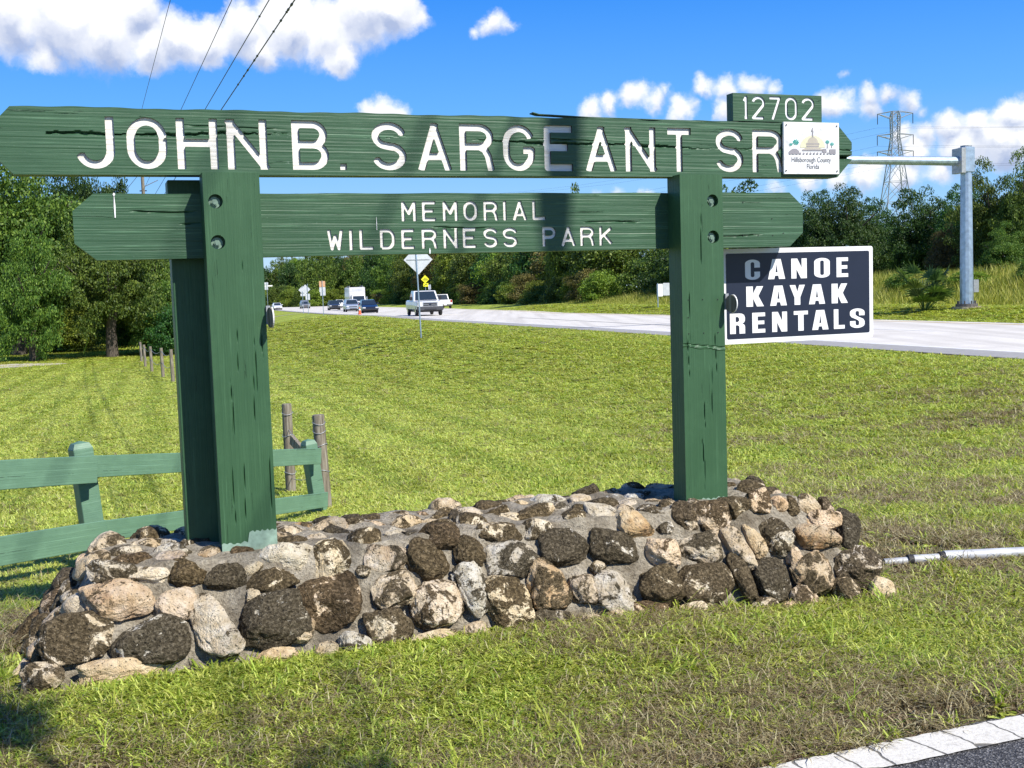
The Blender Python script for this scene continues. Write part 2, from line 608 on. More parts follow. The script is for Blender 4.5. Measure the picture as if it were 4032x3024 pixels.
def ground_mat():
    t = NT('lawn_ground')
    v = t.tc.outputs['Object']
    n1 = t.noise(v, .45, 5, .6)          # wide patches
    n2 = t.noise(v, 5, 5, .65)           # tufts
    n3 = t.noise(v, 38, 4, .65)
    stripes = t.noise(t.mapping((1.1, .045, 1), rot=(0, 0, R(-8))), 1.0, 4, .6, .3)   # mower tracks
    grass = t.ramp(n2, [(.28, (.17, .215, .02)), (.5, (.31, .38, .05)), (.75, (.50, .55, .11))])
    grass = t.mix(t.ramp(stripes, [(.40, .5), (.55, 0.0)]), grass, (.15, .20, .02))
    dirt = t.ramp(n3, [(.3, (.055, .042, .028)), (.55, (.14, .115, .08)), (.75, (.30, .27, .22))])
    # near the camera the soil between the blades shows
    g = t.geo()
    ln = t.n.new('ShaderNodeVectorMath'); ln.operation = 'LENGTH'
    t.l.new(g.outputs['Position'], ln.inputs[0])
    near = t.ramp(t.math('DIVIDE', ln.outputs['Value'], 40.0), [(.14, .90), (.25, .35), (.7, 0.0)])
    bare = t.ramp(t.noise(v, .9, 5, .65), [(.60, 0.0), (.70, .75)])
    sx = t.n.new('ShaderNodeSeparateXYZ'); t.l.new(v, sx.inputs[0])
    dd = t.math('ADD', near, bare, clamp=True)
    c = t.mix(t.ramp(n1, [(.35, .45), (.6, 0.0)]), grass, (.17, .19, .04))
    c = t.mix(dd, c, dirt)
    t.bump(t.math('ADD', n2, t.math('MULTIPLY', n3, .4)), .06)
    return t.set(c, .95, spec=.15)


M['ground'] = ground_mat()


def concrete_mat():
    t = NT('road_concrete')
    v = t.mapping((1, 1, 1))
    n = t.noise(v, .6, 5)
    long_ = t.noise(t.mapping((1.2, .03, 1), rot=(0, 0, R(-16.9))), 1.0, 4)
    f = t.noise(v, 14, 4)
    c = t.ramp(n, [(.3, (.56, .525, .465)), (.7, (.68, .645, .58))])
    c = t.mix(t.ramp(long_, [(.38, .45), (.55, 0.0)]), c, (.40, .37, .325))
    c = t.mix(t.ramp(f, [(.35, .2), (.5, 0.0)]), c, (.3, .29, .27))
    t.bump(f, .004)
    return t.set(c, .85, spec=.3)


M['concrete'] = concrete_mat()


def asphalt_mat():
    t = NT('asphalt')
    v = t.mapping()
    a = t.vor(v, 150, out='Color')
    bw = t.n.new('ShaderNodeRGBToBW'); t.l.new(a, bw.inputs[0])
    c = t.ramp(bw.outputs[0], [(.2, (.028, .028, .03)), (.55, (.07, .07, .073)), (.85, (.22, .215, .21))])
    t.bump(t.vor(v, 150), .006)
    return t.set(c, .9, spec=.3)


M['asphalt'] = asphalt_mat()


def line_mat():
    t = NT('cracked_line_paint')
    v = t.mapping(rot=(0, 0, R(-20.5)))
    f = t.noise(v, 90, 4, .7)
    cw = t.noise(t.mapping((1, 1, 1)), 14, 4)
    wx = t.n.new('ShaderNodeVectorMath'); wx.operation = 'ADD'
    sc3 = t.n.new('ShaderNodeVectorMath'); sc3.operation = 'SCALE'; sc3.inputs['Scale'].default_value = .06
    t.l.new(t.noise(v, 9, 3, out='Color'), sc3.inputs[0])
    t.l.new(v, wx.inputs[0]); t.l.new(sc3.outputs[0], wx.inputs[1])
    mp = t.mapping((6.6, 2.0, 1), src=wx.outputs[0])
    crk = t.ramp(t.vor(mp, 1.0, 'DISTANCE_TO_EDGE', rnd=.6), [(.0, 1.0), (.018, 1.0), (.03, 0.0)])
    c = t.ramp(f, [(.28, (.40, .37, .31)), (.42, (.60, .57, .50)), (.8, (.70, .68, .62))])
    worn = t.ramp(t.noise(v, 22, 6, .75), [(.54, 0.0), (.66, .6)])
    c = t.mix(worn, c, (.36, .34, .30))
    c = t.mix(t.math('MULTIPLY', crk, .85), c, (.07, .06, .045))
    t.bump(t.math('SUBTRACT', t.math('MULTIPLY', f, .4), crk), .006)
    return t.set(c, .8)


M['line'] = line_mat()
M['road_white'] = plain('road_marking_white', (.72, .72, .70), .7)
M['road_yellow'] = plain('road_marking_yellow', (.55, .42, .20), .7)
M['skid'] = plain('tyre_mark', (.16, .155, .15), .8)
M['sand'] = plain('pale_sand', (.50, .44, .35), .95, var=.2, scale=3)
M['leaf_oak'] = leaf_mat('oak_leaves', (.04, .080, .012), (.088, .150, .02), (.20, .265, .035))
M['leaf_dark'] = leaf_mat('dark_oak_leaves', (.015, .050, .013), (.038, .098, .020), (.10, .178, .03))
M['leaf_lime'] = leaf_mat('yellowish_leaves', (.075, .125, .012), (.16, .235, .024), (.31, .37, .045))
M['leaf_brown'] = leaf_mat('browning_leaves', (.055, .055, .018), (.12, .105, .03), (.22, .16, .05))
M['tall_grass'] = leaf_mat('tall_weeds', (.19, .23, .03), (.36, .40, .06), (.60, .56, .16), .35)
M['palm'] = leaf_mat('palmetto_leaf', (.05, .095, .02), (.09, .15, .03), (.15, .22, .05), .25)
M['shadow_caster'] = plain('shadow_strand_grey', (.16, .17, .12), .9, var=.3, scale=30)  # for the added strand that shades the sign boards


# ------------------------------------------------------------------ terrain
def smooth(a, b, x):
    t = np.clip((x - a) / (b - a), 0, 1)
    return t * t * (3 - 2 * t)


ROAD_T = [-400, 0, 40, 60, 90, 130, 160, 190, 250, 400, 900]
ROAD_Z = [0, -.05, -.06, -.10, -.17, -.48, -.65, -.8, -1.0, -1.2, -1.6]
NEAR_T = [-400, 70, 235, 330, 420, 520, 900]
NEAR_N = [15.5, 15.5, 22.0, 22.0, 8.0, -22.0, -180]
FAR_T = [-400, 75, 160, 235, 330, 420, 520, 900]
FAR_N = [26.8, 26.8, 38.0, 42.0, 44.0, 30.0, 2.0, -150]
SW_T = [-400, 2.0, 5.5, 7.4, 10.2, 12, 20, 30, 45, 60, 75, 100, 160, 250, 400]
SW_Z = [0, 0, 0, -.16, -.42, -.52, -.85, -1.2, -1.6, -1.9, -2.05, -1.9, -1.4, -1.1, -1.2]
BK_T = [-400, 30, 50, 80, 110, 150, 400]
BK_Z = [1.15, 1.15, 1.05, .7, .3, .1, .2]


def tn(X, Y): return -.29 * X + .957 * Y, .957 * X + .29 * Y


def xy(t, n): return .957 * n - .29 * t, .29 * n + .957 * t


def noise2(X, Y, s, seed=0):
    r = np.random.default_rng(seed)
    out = 0
    for k in range(7):
        a = r.uniform(0, 6.28); f = s * r.uniform(.6, 2.2)
        out = out + np.sin((X * math.cos(a) + Y * math.sin(a)) * f + r.uniform(0, 6.28)) / (1 + .35 * k)
    return out / 3.2


def ground_z(X, Y):
    X = np.asarray(X, float); Y = np.asarray(Y, float)
    t, n = tn(X, Y)
    rz = np.interp(t, ROAD_T, ROAD_Z)
    ne = np.interp(t, NEAR_T, NEAR_N); fe = np.interp(t, FAR_T, FAR_N)
    sw = np.interp(t, SW_T, SW_Z)
    bk = np.interp(t, BK_T, BK_Z)
    b = smooth(3.0, 1.0, 0 * n + 1)  # placeholder 0
    bl = smooth(ne - 12.5, ne - 1.0, n)
    z = sw * (1 - bl) + (rz - .04) * bl
    z = z + .06 * noise2(X, Y, .35, 3) * smooth(7, 14, Y) * (1 - bl) * (1 - 0)
    # foreground rise round the wall's left and middle
    Xs = X * math.cos(YAW) + Y * math.sin(YAW) - .4726
    Ys = -X * math.sin(YAW) + Y * math.cos(YAW) - 5.0053
    z = z + .075 * (1 - smooth(1.5, 2.8, Xs)) * smooth(-1.6, -.5, Ys) * (1 - smooth(.3, 2.5, Ys))
    # far verge, bank
    far = smooth(fe + .3, fe + 5.0, n)
    z = z + .35 * far + bk * smooth(fe + 6.5, fe + 12.5, n)
    z = z + .10 * noise2(X, Y, .25, 5) * far
    on = (n > ne - .2) & (n < fe + .2)
    z = np.where(on, rz - .04, z)
    return z


def gz(X, Y): return float(ground_z(X, Y))


def onground(px, py):
    """where the ray of a photo pixel meets the ground"""
    d = ray(px, py)
    s = np.concatenate([np.linspace(2, 40, 400), np.linspace(40.1, 420, 1500)])
    P = d[None, :] * s[:, None]
    g = ground_z(P[:, 0], P[:, 1])
    k = np.argmax(P[:, 2] + EYE <= g)
    if k == 0: k = len(s) - 1
    return Vector((P[k, 0], P[k, 1], float(g[k])))


def foot(px, Y):
    """ground point seen in photo column px (near the horizon) at distance Y"""
    X = ray(px, 1150)[0] * Y / ray(px, 1150)[1]
    return Vector((X, Y, gz(X, Y)))


# ground sheet: polar grid about the camera, finer where it looks
ang = np.concatenate([np.linspace(-180, -36, 30)[:-1], np.linspace(-36, 36, 330), np.linspace(36, 180, 30)[1:-1]])
rad = np.concatenate([[0.01], np.geomspace(.8, 12, 75), np.geomspace(12.2, 90, 120), np.geomspace(92, 2600, 70)])
A, Rr = np.meshgrid(np.radians(ang), rad, indexing='ij')
GX, GY = np.sin(A) * Rr, np.cos(A) * Rr
GZ = ground_z(GX, GY)
GZ = GZ + np.where(Rr < 60, .008 * noise2(GX, GY, 9, 9), 0)
na, nr = GX.shape
idx = np.arange(na * nr).reshape(na, nr)
i0 = idx; i1 = np.roll(idx, -1, 0)
F = np.stack([i0[:, :-1], i0[:, 1:], i1[:, 1:], i1[:, :-1]], -1).reshape(-1, 4)
me = np_mesh('ground', np.stack([GX, GY, GZ], -1).reshape(-1, 3), F[:, ::-1], True)
go = link('ground', me, None, M['ground'])
props(go, kind='structure')


def strip(name, mat, tt, n0, n1, dz, kind='structure', nn=2, label=None, cat=None):
    """ribbon along the road from offset n0(t) to n1(t)"""
    tt = np.asarray(tt, float)
    n0 = np.asarray([n0(t) if callable(n0) else n0 for t in tt]); n1 = np.asarray([n1(t) if callable(n1) else n1 for t in tt])
    V, Fc = [], []
    for k in range(nn):
        f = k / (nn - 1)
        n = n0 * (1 - f) + n1 * f
        X, Y = xy(tt, n)
        V.append(np.stack([X, Y, np.interp(tt, ROAD_T, ROAD_Z) + dz], -1))
    V = np.stack(V, 1).reshape(-1, 3)
    for i in range(len(tt) - 1):
        for k in range(nn - 1):
            a = i * nn + k
            Fc.append((a, a + 1, a + 1 + nn, a + nn))
    o = link(name, np_mesh(name, V, Fc, True), None, mat)
    return props(o, label, cat, kind=kind)


near_n = lambda t: float(np.interp(t, NEAR_T, NEAR_N))
far_n = lambda t: float(np.interp(t, FAR_T, FAR_N))
tt = np.concatenate([np.linspace(-120, 60, 40), np.linspace(64, 560, 90)])
strip('road', M['concrete'], tt, near_n, far_n, 0.0, nn=4)
strip('road_shoulder', plain('shoulder_asphalt', (.30, .29, .275), .9), tt, lambda t: near_n(t) + .02, lambda t: near_n(t) + 1.15, .004)
strip('road_edge_line', M['road_white'], tt, lambda t: near_n(t) + 1.25, lambda t: near_n(t) + 1.42, .005)
strip('road_edge_line', M['road_yellow'], tt, lambda t: far_n(t) - .95, lambda t: far_n(t) - .70, .005)
for k, t0 in enumerate(np.arange(-20, 330, 12.2)):
    strip('lane_line', M['road_white'], np.linspace(t0, t0 + 3.6 if k % 1 == 0 else t0, 3), lambda t: near_n(t) + 6.2, lambda t: near_n(t) + 6.33, .005)
strip('tyre_mark', M['skid'], np.linspace(38, 66, 16), lambda t: near_n(t) + 3.6 + (t - 38) * .05, lambda t: near_n(t) + 3.75 + (t - 38) * .05, .004)

# park drive under the camera, with its cracked white edge line
D = Vector((math.cos(R(20.5)), math.sin(R(20.5)), 0)); Nn = Vector((-D.y, D.x, 0))


def drive_strip(name, mat, a0, a1, b0, b1, z, wob=0.0, seed=1):
    aa = np.linspace(a0, a1, 1100); V = []
    r1 = noise2(aa, aa * 0, 50, seed) * wob; r2 = noise2(aa, aa * 0, 41, seed + 1) * wob * .5
    for i, a in enumerate(aa):
        for b in (b0 + r2[i], b1 + r1[i]):
            p = D * a + Nn * b
            V.append((p.x, p.y, z))
    Fc = [(2 * i, 2 * i + 2, 2 * i + 3, 2 * i + 1) for i in range(len(aa) - 1)]
    return props(link(name, np_mesh(name, V, Fc, False), None, mat), kind='structure')


drive_strip('driveway', M['asphalt'], -14, 16, -4.2, 3.062, .012, .02, 4)
drive_strip('driveway_edge_line', M['line'], -14, 16, 2.885, 3.046, .018, .010, 7)

# pale path and sandy spot
a = onground(1074, 1250); b = onground(1240, 1233)
mb = MB()
dv = Vector((0, 1.1, 0))
n_ = 14
for i in range(n_ + 1):
    p = a.lerp(b, i / n_)
    for q in (p - dv, p + dv): mb.v.append((q.x, q.y, gz(q.x, q.y) + .05))
for i in range(n_):
    mb.f.append((2 * i, 2 * i + 2, 2 * i + 3, 2 * i + 1)); mb.m.append(0); mb.sm.append(True)
props(mb.build('path', M['sand']), kind='structure')
c0 = foot(40, 68)
mb = MB(); ring = [(c0.x, c0.y, gz(c0.x, c0.y) + .05)]
for k in range(28):
    t = 2 * math.pi * k / 28; rr = 1 + .12 * math.sin(3 * t + 1)
    x_, y_ = c0.x + 2.6 * rr * math.cos(t), c0.y + 2.8 * rr * math.sin(t)
    ring.append((x_, y_, gz(x_, y_) + .05))
mb.add(ring, [(0, 1 + k, 1 + (k + 1) % 28) for k in range(28)])
props(mb.build('sandy_ground', M['sand']), kind='structure')

# ------------------------------------------------------------------ glyph strokes (unit box, centre lines)


def arc(cx, cy, rx, ry, a0, a1, n=14):
    return [(cx + rx * math.cos(R(a0 + (a1 - a0) * i / n)), cy + ry * math.sin(R(a0 + (a1 - a0) * i / n))) for i in range(n + 1)]


G = {
    'J': [[(1, 1), (1, .32)] + arc(.5, .32, .5, .32, 0, -165)],
    'O': [arc(.5, .62, .5, .38, 0, 180) + arc(.5, .38, .5, .38, 180, 360) + [(1, .62)]],
    '0': [arc(.5, .72, .5, .28, 0, 180) + arc(.5, .28, .5, .28, 180, 360) + [(1, .72)]],
    'H': [[(0, 0), (0, 1)], [(1, 0), (1, 1)], [(0, .52), (1, .52)]],
    'N': [[(0, 0), (0, 1)], [(0, 1), (1, 0)], [(1, 0), (1, 1)]],
    'B': [[(0, 0), (0, 1)], [(0, 1), (.6, 1)] + arc(.6, .76, .36, .24, 90, -90) + [(0, .52)], [(.6, .52)] + arc(.6, .26, .4, .26, 90, -90) + [(0, 0)]],
    'S': [arc(.5, .75, .5, .25, 12, 250, 20)[:-1] + [(.36, .515), (.62, .48)] + arc(.5, .25, .5, .25, 68, -165, 20)],
    'A': [[(0, 0), (.5, 1)], [(.5, 1), (1, 0)], [(.17, .26), (.83, .26)]],
    'R': [[(0, 0), (0, 1)], [(0, 1), (.6, 1)] + arc(.6, .76, .4, .24, 90, -90) + [(0, .52)], [(.6, .52), (.80, .44), (.92, .28), (1, 0)]],
    'G': [arc(.5, .62, .5, .38, 22, 180) + arc(.5, .36, .5, .36, 180, 345) + [(1, .44), (.66, .44)]],
    'E': [[(1, 1), (0, 1), (0, 0), (1, 0)], [(0, .52), (.82, .52)]],
    'T': [[(0, 1), (1, 1)], [(.5, 1), (.5, 0)]],
    'M': [[(0, 0), (0, 1), (.5, .38), (1, 1), (1, 0)]],
    'W': [[(0, 1), (.22, 0), (.5, .72), (.78, 0), (1, 1)]],
    'I': [[(.5, 0), (.5, 1)]],
    'L': [[(0, 1), (0, 0), (1, 0)]],
    'D': [[(0, 0), (0, 1), (.5, 1)] + arc(.5, .6, .5, .4, 90, 0) + arc(.5, .4, .5, .4, 0, -90) + [(0, 0)]],
    'P': [[(0, 0), (0, 1)], [(0, 1), (.6, 1)] + arc(.6, .73, .4, .27, 90, -90) + [(0, .46)]],
    'K': [[(0, 0), (0, 1)], [(1, 1), (0, .40)], [(.30, .58), (1, 0)]],
    'C': [arc(.5, .7, .5, .3, 0, 180) + arc(.5, .3, .5, .3, 180, 360)],
    'Y': [[(0, 1), (.5, .42), (1, 1)], [(.5, .45), (.5, 0)]],
    '1': [[(.2, .80), (.62, 1), (.62, 0)], [(.3, 0), (.94, 0)]],
    '2': [arc(.5, .73, .5, .27, 168, -8, 12) + [(.93, .60), (0, 0), (1, 0)]],
    '7': [[(0, 1), (1, 1), (.36, 0)]],
    '.': [[(.5, 0), (.5, 1)]],
}


def stroke_sdf(P, segs, hw):
    """distance to thick flat-ended strokes; segs: list of polylines already in board coordinates"""
    out = np.full(P.shape[:-1], 9.0)
    for pl in segs:
        for i in range(len(pl) - 1):
            a = np.array(pl[i]); b = np.array(pl[i + 1]); L = np.linalg.norm(b - a)
            if L < 1e-6: continue
            u = (b - a) / L; nrm = np.array([-u[1], u[0]]); c = (a + b) / 2
            q = P - c
            dx = np.abs(q @ u) - L / 2; dy = np.abs(q @ nrm) - hw
            d = np.hypot(np.maximum(dx, 0), np.maximum(dy, 0)) + np.minimum(np.maximum(dx, dy), 0)
            out = np.minimum(out, d)
        for p in pl[1:-1]:
            out = np.minimum(out, np.linalg.norm(P - np.array(p), axis=-1) - hw)
    return out


class Glyph:
    """letter in a box; hw = half stroke; strokes stay inside the box"""
    def __init__(s, ch, x0, x1, z0, z1, hw, slant=0.0, hx=None):
        hx = hw if hx is None else hx
        s.ch = ch; s.hw = hw
        if ch == '.':
            s.segs = [[((x0 + x1) / 2, z0), ((x0 + x1) / 2, z1)]]; s.hw = (x1 - x0) / 2
        else:
            f = lambda p: (x0 + hx + p[0] * (x1 - x0 - 2 * hx) if ch != 'I' else (x0 + x1) / 2,
                           z0 + (hw + p[1] * (z1 - z0 - 2 * hw)))
            s.segs = []
            for pl in G[ch]:
                q = [f(p) for p in pl]
                # run open straight ends out to the box
                q = [list(p) for p in q]
                for e, o in ((0, 1), (-1, -2)):
                    dx, dz = q[e][0] - q[o][0], q[e][1] - q[o][1]
                    pu = pl[e]
                    if pu[1] in (0, 1) and abs(dz) > abs(dx) * 1.2 and len(pl) < 8 or (pu[1] == 1 and ch == 'J'):
                        k = hw / abs(dz); q[e] = [q[e][0] + dx * k, q[e][1] + dz * k]
                s.segs.append([tuple(p) for p in q])
            if ch == 'W' or ch == 'M': pass
        s.box = (x0 - .01, x1 + .01, z0 - .01, z1 + .01)

    def sdf(s, P):
        d = stroke_sdf(P, s.segs, s.hw)
        # clip to the letter box so that slanted ends are cut level
        x0, x1, z0, z1 = s.box
        if s.ch != '.':
            d = np.maximum(d, np.maximum(P[..., 1] - (z1 - .01), (z0 + .01) - P[..., 1]))
        return d


class Disc:
    def __init__(s, x, z, r): s.ch = 'o'; s.x, s.z, s.r = x, z, r; s.box = (x - r - .01, x + r + .01, z - r - .01, z + r + .01)
    def sdf(s, P): return np.hypot(P[..., 0] - s.x, P[..., 1] - s.z) - s.r


def carve(xs, zlo, zhi, nz, glyphs, snap):
    """grid over the face, snapped to the glyph outlines. returns P, list of (tri, glyph or -1)"""
    nx = len(xs)
    v = np.linspace(0, 1, nz)
    P = np.zeros((nx, nz, 2))
    P[..., 0] = xs[:, None]
    P[..., 1] = zlo[:, None] * (1 - v) + zhi[:, None] * v
    S = np.full((nx, nz), 9.0); Lb = np.full((nx, nz), -1)
    on = np.zeros((nx, nz), bool)
    for gi, g in enumerate(glyphs):
        x0, x1, z0, z1 = g.box
        ii = np.where((P[..., 0] > x0 - .01) & (P[..., 0] < x1 + .01) & (P[..., 1] > z0 - .01) & (P[..., 1] < z1 + .01))
        if not len(ii[0]): continue
        Q = P[ii]; e = 1e-4
        d = g.sdf(Q)
        for it in range(2):
            gx = (g.sdf(Q + [e, 0]) - g.sdf(Q - [e, 0])) / (2 * e); gz_ = (g.sdf(Q + [0, e]) - g.sdf(Q - [0, e])) / (2 * e)
            m = np.abs(d) < snap if it == 0 else m
            if it == 0: mm = m.copy()
            Q = np.where(mm[:, None], Q - np.stack([gx, gz_], -1) * d[:, None] * .98, Q)
            d = g.sdf(Q)
        border = (ii[0] == 0) | (ii[0] == nx - 1) | (ii[1] == 0) | (ii[1] == nz - 1)
        mm &= ~border & (d > -snap * .3) & (d < snap * .3)
        P0 = P[ii]
        P[ii] = np.where(mm[:, None], Q, P0)
        d = g.sdf(P[ii])
        better = d < S[ii]
        S[ii] = np.where(better, d, S[ii]); Lb[ii] = np.where(better, gi, Lb[ii])
        on[ii] |= mm
    idx = np.arange(nx * nz).reshape(nx, nz)
    a, b, c, d_ = idx[:-1, :-1].ravel(), idx[1:, :-1].ravel(), idx[1:, 1:].ravel(), idx[:-1, 1:].ravel()
    O = on.ravel()
    alt = O[b] & O[d_] & ~(O[a] & O[c])
    T1 = np.where(alt[:, None], np.stack([a, b, d_], 1), np.stack([a, b, c], 1))
    T2 = np.where(alt[:, None], np.stack([b, c, d_], 1), np.stack([a, c, d_], 1))
    T = np.concatenate([T1, T2])
    Pf = P.reshape(-1, 2)
    cen = Pf[T].mean(1)
    lab = np.full(len(T), -1)
    for gi, g in enumerate(glyphs):
        x0, x1, z0, z1 = g.box
        k = np.where((cen[:, 0] > x0) & (cen[:, 0] < x1) & (cen[:, 1] > z0) & (cen[:, 1] < z1))[0]
        if len(k):
            kk = k[g.sdf(cen[k]) < 0]
            lab[kk] = gi
    # drop slivers
    return P, T, lab


def carved_board(name, parent, mats, y0, th, xs, zlo, zhi, nz, glyphs, snap, disp, depth, letter_mat=None, keep_floor=False, letter_name='letter'):
    P, T, lab = carve(xs, zlo, zhi, nz, glyphs, snap)
    nx = len(xs); Pf = P.reshape(-1, 2)
    dy = disp(Pf[:, 0], Pf[:, 1])
    V = np.stack([Pf[:, 0], y0 + dy, Pf[:, 1]], -1)
    verts = [V]; nv = len(V)
    faces = [tuple(t) for t in T[lab < 0]]
    mi = [0] * len(faces)
    # routed walls
    inn = T[lab >= 0]
    E_out = set()
    for t in T[lab < 0]:
        for i in range(3): E_out.add((t[i], t[(i + 1) % 3]))
    extra = {}; ev = []
    def deep(i):
        if i not in extra:
            extra[i] = nv + len(ev); ev.append((Pf[i, 0], y0 + depth, Pf[i, 1]))
        return extra[i]
    for t in inn:
        for i in range(3):
            p, q = t[i], t[(i + 1) % 3]
            if (q, p) in E_out:
                faces.append((q, p, deep(p), deep(q))); mi.append(1)
    if keep_floor:
        for t in inn:
            faces.append(tuple(deep(i) for i in t)); mi.append(0)
    base = nv + len(ev)
    # rim and back
    idx = np.arange(nx * nz).reshape(nx, nz)
    loop = list(idx[:, 0]) + list(idx[-1, 1:]) + list(idx[-2::-1, -1]) + list(idx[0, -2:0:-1])
    back = [(Pf[i, 0], y0 + th, Pf[i, 1]) for i in loop]
    m = len(loop)
    for k in range(m):
        j = (k + 1) % m
        faces.append((loop[j], loop[k], base + k, base + j)); mi.append(0)
    faces.append(tuple(base + k for k in range(m))[::-1]); mi.append(0)
    allv = [tuple(p) for p in V] + ev + back
    me = bpy.data.meshes.new(name)
    me.from_pydata(allv, [], faces)
    me.polygons.foreach_set('material_index', mi)
    me.update()
    board = link(name, me, parent, mats)
    if letter_mat:
        for gi, g in enumerate(glyphs):
            tt_ = T[lab == gi]
            if not len(tt_): continue
            u, inv = np.unique(tt_, return_inverse=True)
            # the painted floor of the routed letter
            LV = np.stack([Pf[u, 0], np.full(len(u), y0 + depth - .0006), Pf[u, 1]], -1)
            link(letter_name, np_mesh(letter_name, LV, inv.reshape(-1, 3)), board, letter_mat)
    return board


# ------------------------------------------------------------------ the park sign (local frame: x along, y away, z up)
PX, PY = .4726, 5.0053
BASEZ = .47
sx, sy = PX * math.cos(YAW) - PY * math.sin(YAW), PX * math.sin(YAW) + PY * math.cos(YAW)
sign = empty('park_sign', (sx, sy, BASEZ), 'big green timber park sign with white routed letters on two posts above the stone wall', 'sign', rz=YAW)


def L(x, y, dY):
    """photo pixel -> local sign coordinates on the plane dY behind the front of the posts"""
    d = ray(x, y)
    X = d[0] * math.cos(YAW) + d[1] * math.sin(YAW); Y = -d[0] * math.sin(YAW) + d[1] * math.cos(YAW)
    k = (PY + dY) / Y
    return X * k - PX, d[2] * k + EYE - BASEZ


ZE = EYE - BASEZ
S_, W_ = 2.2451, .235
zt1, zb1, zt2, zb2, zpt = .8012 + ZE, .5278 + ZE, .4551 + ZE, .1798 + ZE, .5321 + ZE
Y1, Y2 = .072, .13


def frac_noise(x, z, sx_, sz_, seed):
    r = np.random.default_rng(seed); o = 0
    for k in range(6):
        o = o + np.sin(x * sx_ * r.uniform(.5, 1.8) + z * sz_ * r.uniform(.5, 1.8) + r.uniform(0, 6.28))
    return o / 6


def profile(xs, xl, cl, xr, cr, zb, zt, flat):
    """lower/upper outline with chamfered ends; flat = half height of the blunt tip"""
    zm = (zb + zt) / 2; h = (zt - zb) / 2
    k = np.minimum(np.clip((xs - xl) / (cl - xl), 0, 1), np.clip((xr - xs) / (xr - cr), 0, 1))
    hh = flat + (h - flat) * k
    return zm - hh, zm + hh


# top board
LET1 = [('J', 295, 451, 450, 658), ('O', 499, 658, 460, 662), ('H', 696, 858, 465, 664), ('N', 894, 1053, 468, 667), ('B', 1150, 1294, 475, 670),
        ('.', 1340, 1366, 644, 670), ('S', 1465, 1600, 486, 673), ('A', 1648, 1774, 489, 676), ('R', 1810, 1944, 490, 674), ('G', 1981, 2107, 494, 674),
        ('E', 2143, 2267, 497, 680), ('A', 2309, 2424, 499, 677), ('N', 2463, 2582, 500, 676), ('T', 2617, 2733, 501, 677), ('S', 2819, 2927, 503, 672),
        ('R', 2963, 3082, 505, 672)]
gl = []
zT = np.mean([L((a + b) / 2, c, Y1)[1] for ch, a, b, c, d in LET1 if ch != '.']); zB = np.mean([L((a + b) / 2, d, Y1)[1] for ch, a, b, c, d in LET1 if ch != '.'])
for ch, a, b, c, d in LET1:
    x0 = L(a, (c + d) / 2, Y1)[0]; x1 = L(b, (c + d) / 2, Y1)[0]
    gl.append(Glyph(ch, x0, x1, zB, (zT if ch != '.' else zB + .028), .0168))
xl, cl = -.815, L(36, 411, Y1)[0]
cr, xr = L(3295, 479, Y1)[0], L(3354, 580, Y1)[0]
xs = np.unique(np.concatenate([np.linspace(xl, cl, 20), np.arange(cl, cr, .004), np.linspace(cr, xr, 20)]))
flat1 = .045


def disp1(x, z):
    zc = (zb1 + zt1) / 2
    d = .0005 * frac_noise(x, z, 2, 90, 1) + .0007 * frac_noise(x, z, 4, 330, 2)
    # long wandering split along the middle of the board
    crack_z = zc + .030 - .006 * x + .010 * np.sin(x * 1.7 + .5) + .004 * np.sin(x * 7.1) + .002 * np.sin(x * 23) + .0016 * np.sin(x * 61 + 2 * np.sin(x * 13)) + .0012 * np.sin(x * 143)
    strength = np.clip(.55 + .75 * np.sin(x * 2.9 + 2.4) + .35 * np.sin(x * 9.7), 0, 1)
    strength = np.where(x < -.02, 1.0, strength) * (x > cl + .13)
    wv = .0042 * (.4 + strength) * (1 + .6 * np.sin(x * 17) * np.sin(x * 5.3))
    d = d + .022 * strength * np.clip(1 - np.abs(z - crack_z) / wv, 0, 1)
    # wide split at the right-hand tip
    e = smooth(3.02, 3.16, x)
    d = d + .05 * e * np.clip(1 - np.abs(z - (zc - .036 + .02 * (x - 3.1))) / .011, 0, 1)
    d = d + .012 * np.clip(1 - np.abs(z - (zc + .068 - .02 * x)) / .003, 0, 1) * np.clip(np.sin(x * 4.1 + 1) - .55, 0, 1) * 2
    return d


zlo, zhi = profile(xs, xl, cl, xr, cr, zb1, zt1, flat1)
zhi = zhi + .0018 * np.sin(xs * 11) + .0012 * np.sin(xs * 37 + 1) - .003 * smooth(2.05, 2.1, xs) * (1 - smooth(2.15, 2.2, xs))
top_board = carved_board('name_board', sign, [M['board'], M['routed']], Y1, .09, xs, zlo, zhi, 68, gl, .0021, disp1, .012, M['letter'])

# middle board
LET2 = [(ch, 1344 + a / 1.508, 1344 + b / 1.508, c, d) for ch, a, b, c, d in
        [('M', 357, 445, 1192, 1312), ('E', 480, 570, 1192, 1312), ('M', 603, 692, 1192, 1311), ('O', 725, 810, 1192, 1311), ('R', 845, 930, 1192, 1310),
         ('I', 960, 982, 1192, 1309), ('A', 1020, 1101, 1192, 1308), ('L', 1135, 1220, 1192, 1308)]]
LET3 = [(ch, 1344 + a / 1.508, 1344 + b / 1.508, c, d) for ch, a, b, c, d in
        [('W', -82, 12, 1355, 1480), ('I', 46, 70, 1356, 1478), ('L', 108, 200, 1356, 1478), ('D', 230, 320, 1356, 1478), ('E', 357, 444, 1356, 1475),
         ('R', 478, 570, 1355, 1474), ('N', 607, 692, 1354, 1473), ('E', 722, 810, 1353, 1472), ('S', 845, 930, 1352, 1470), ('S', 960, 1047, 1351, 1469),
         ('P', 1195, 1275, 1350, 1466), ('A', 1308, 1390, 1350, 1466), ('R', 1420, 1503, 1349, 1465), ('K', 1533, 1613, 1348, 1463)]]
gl = []
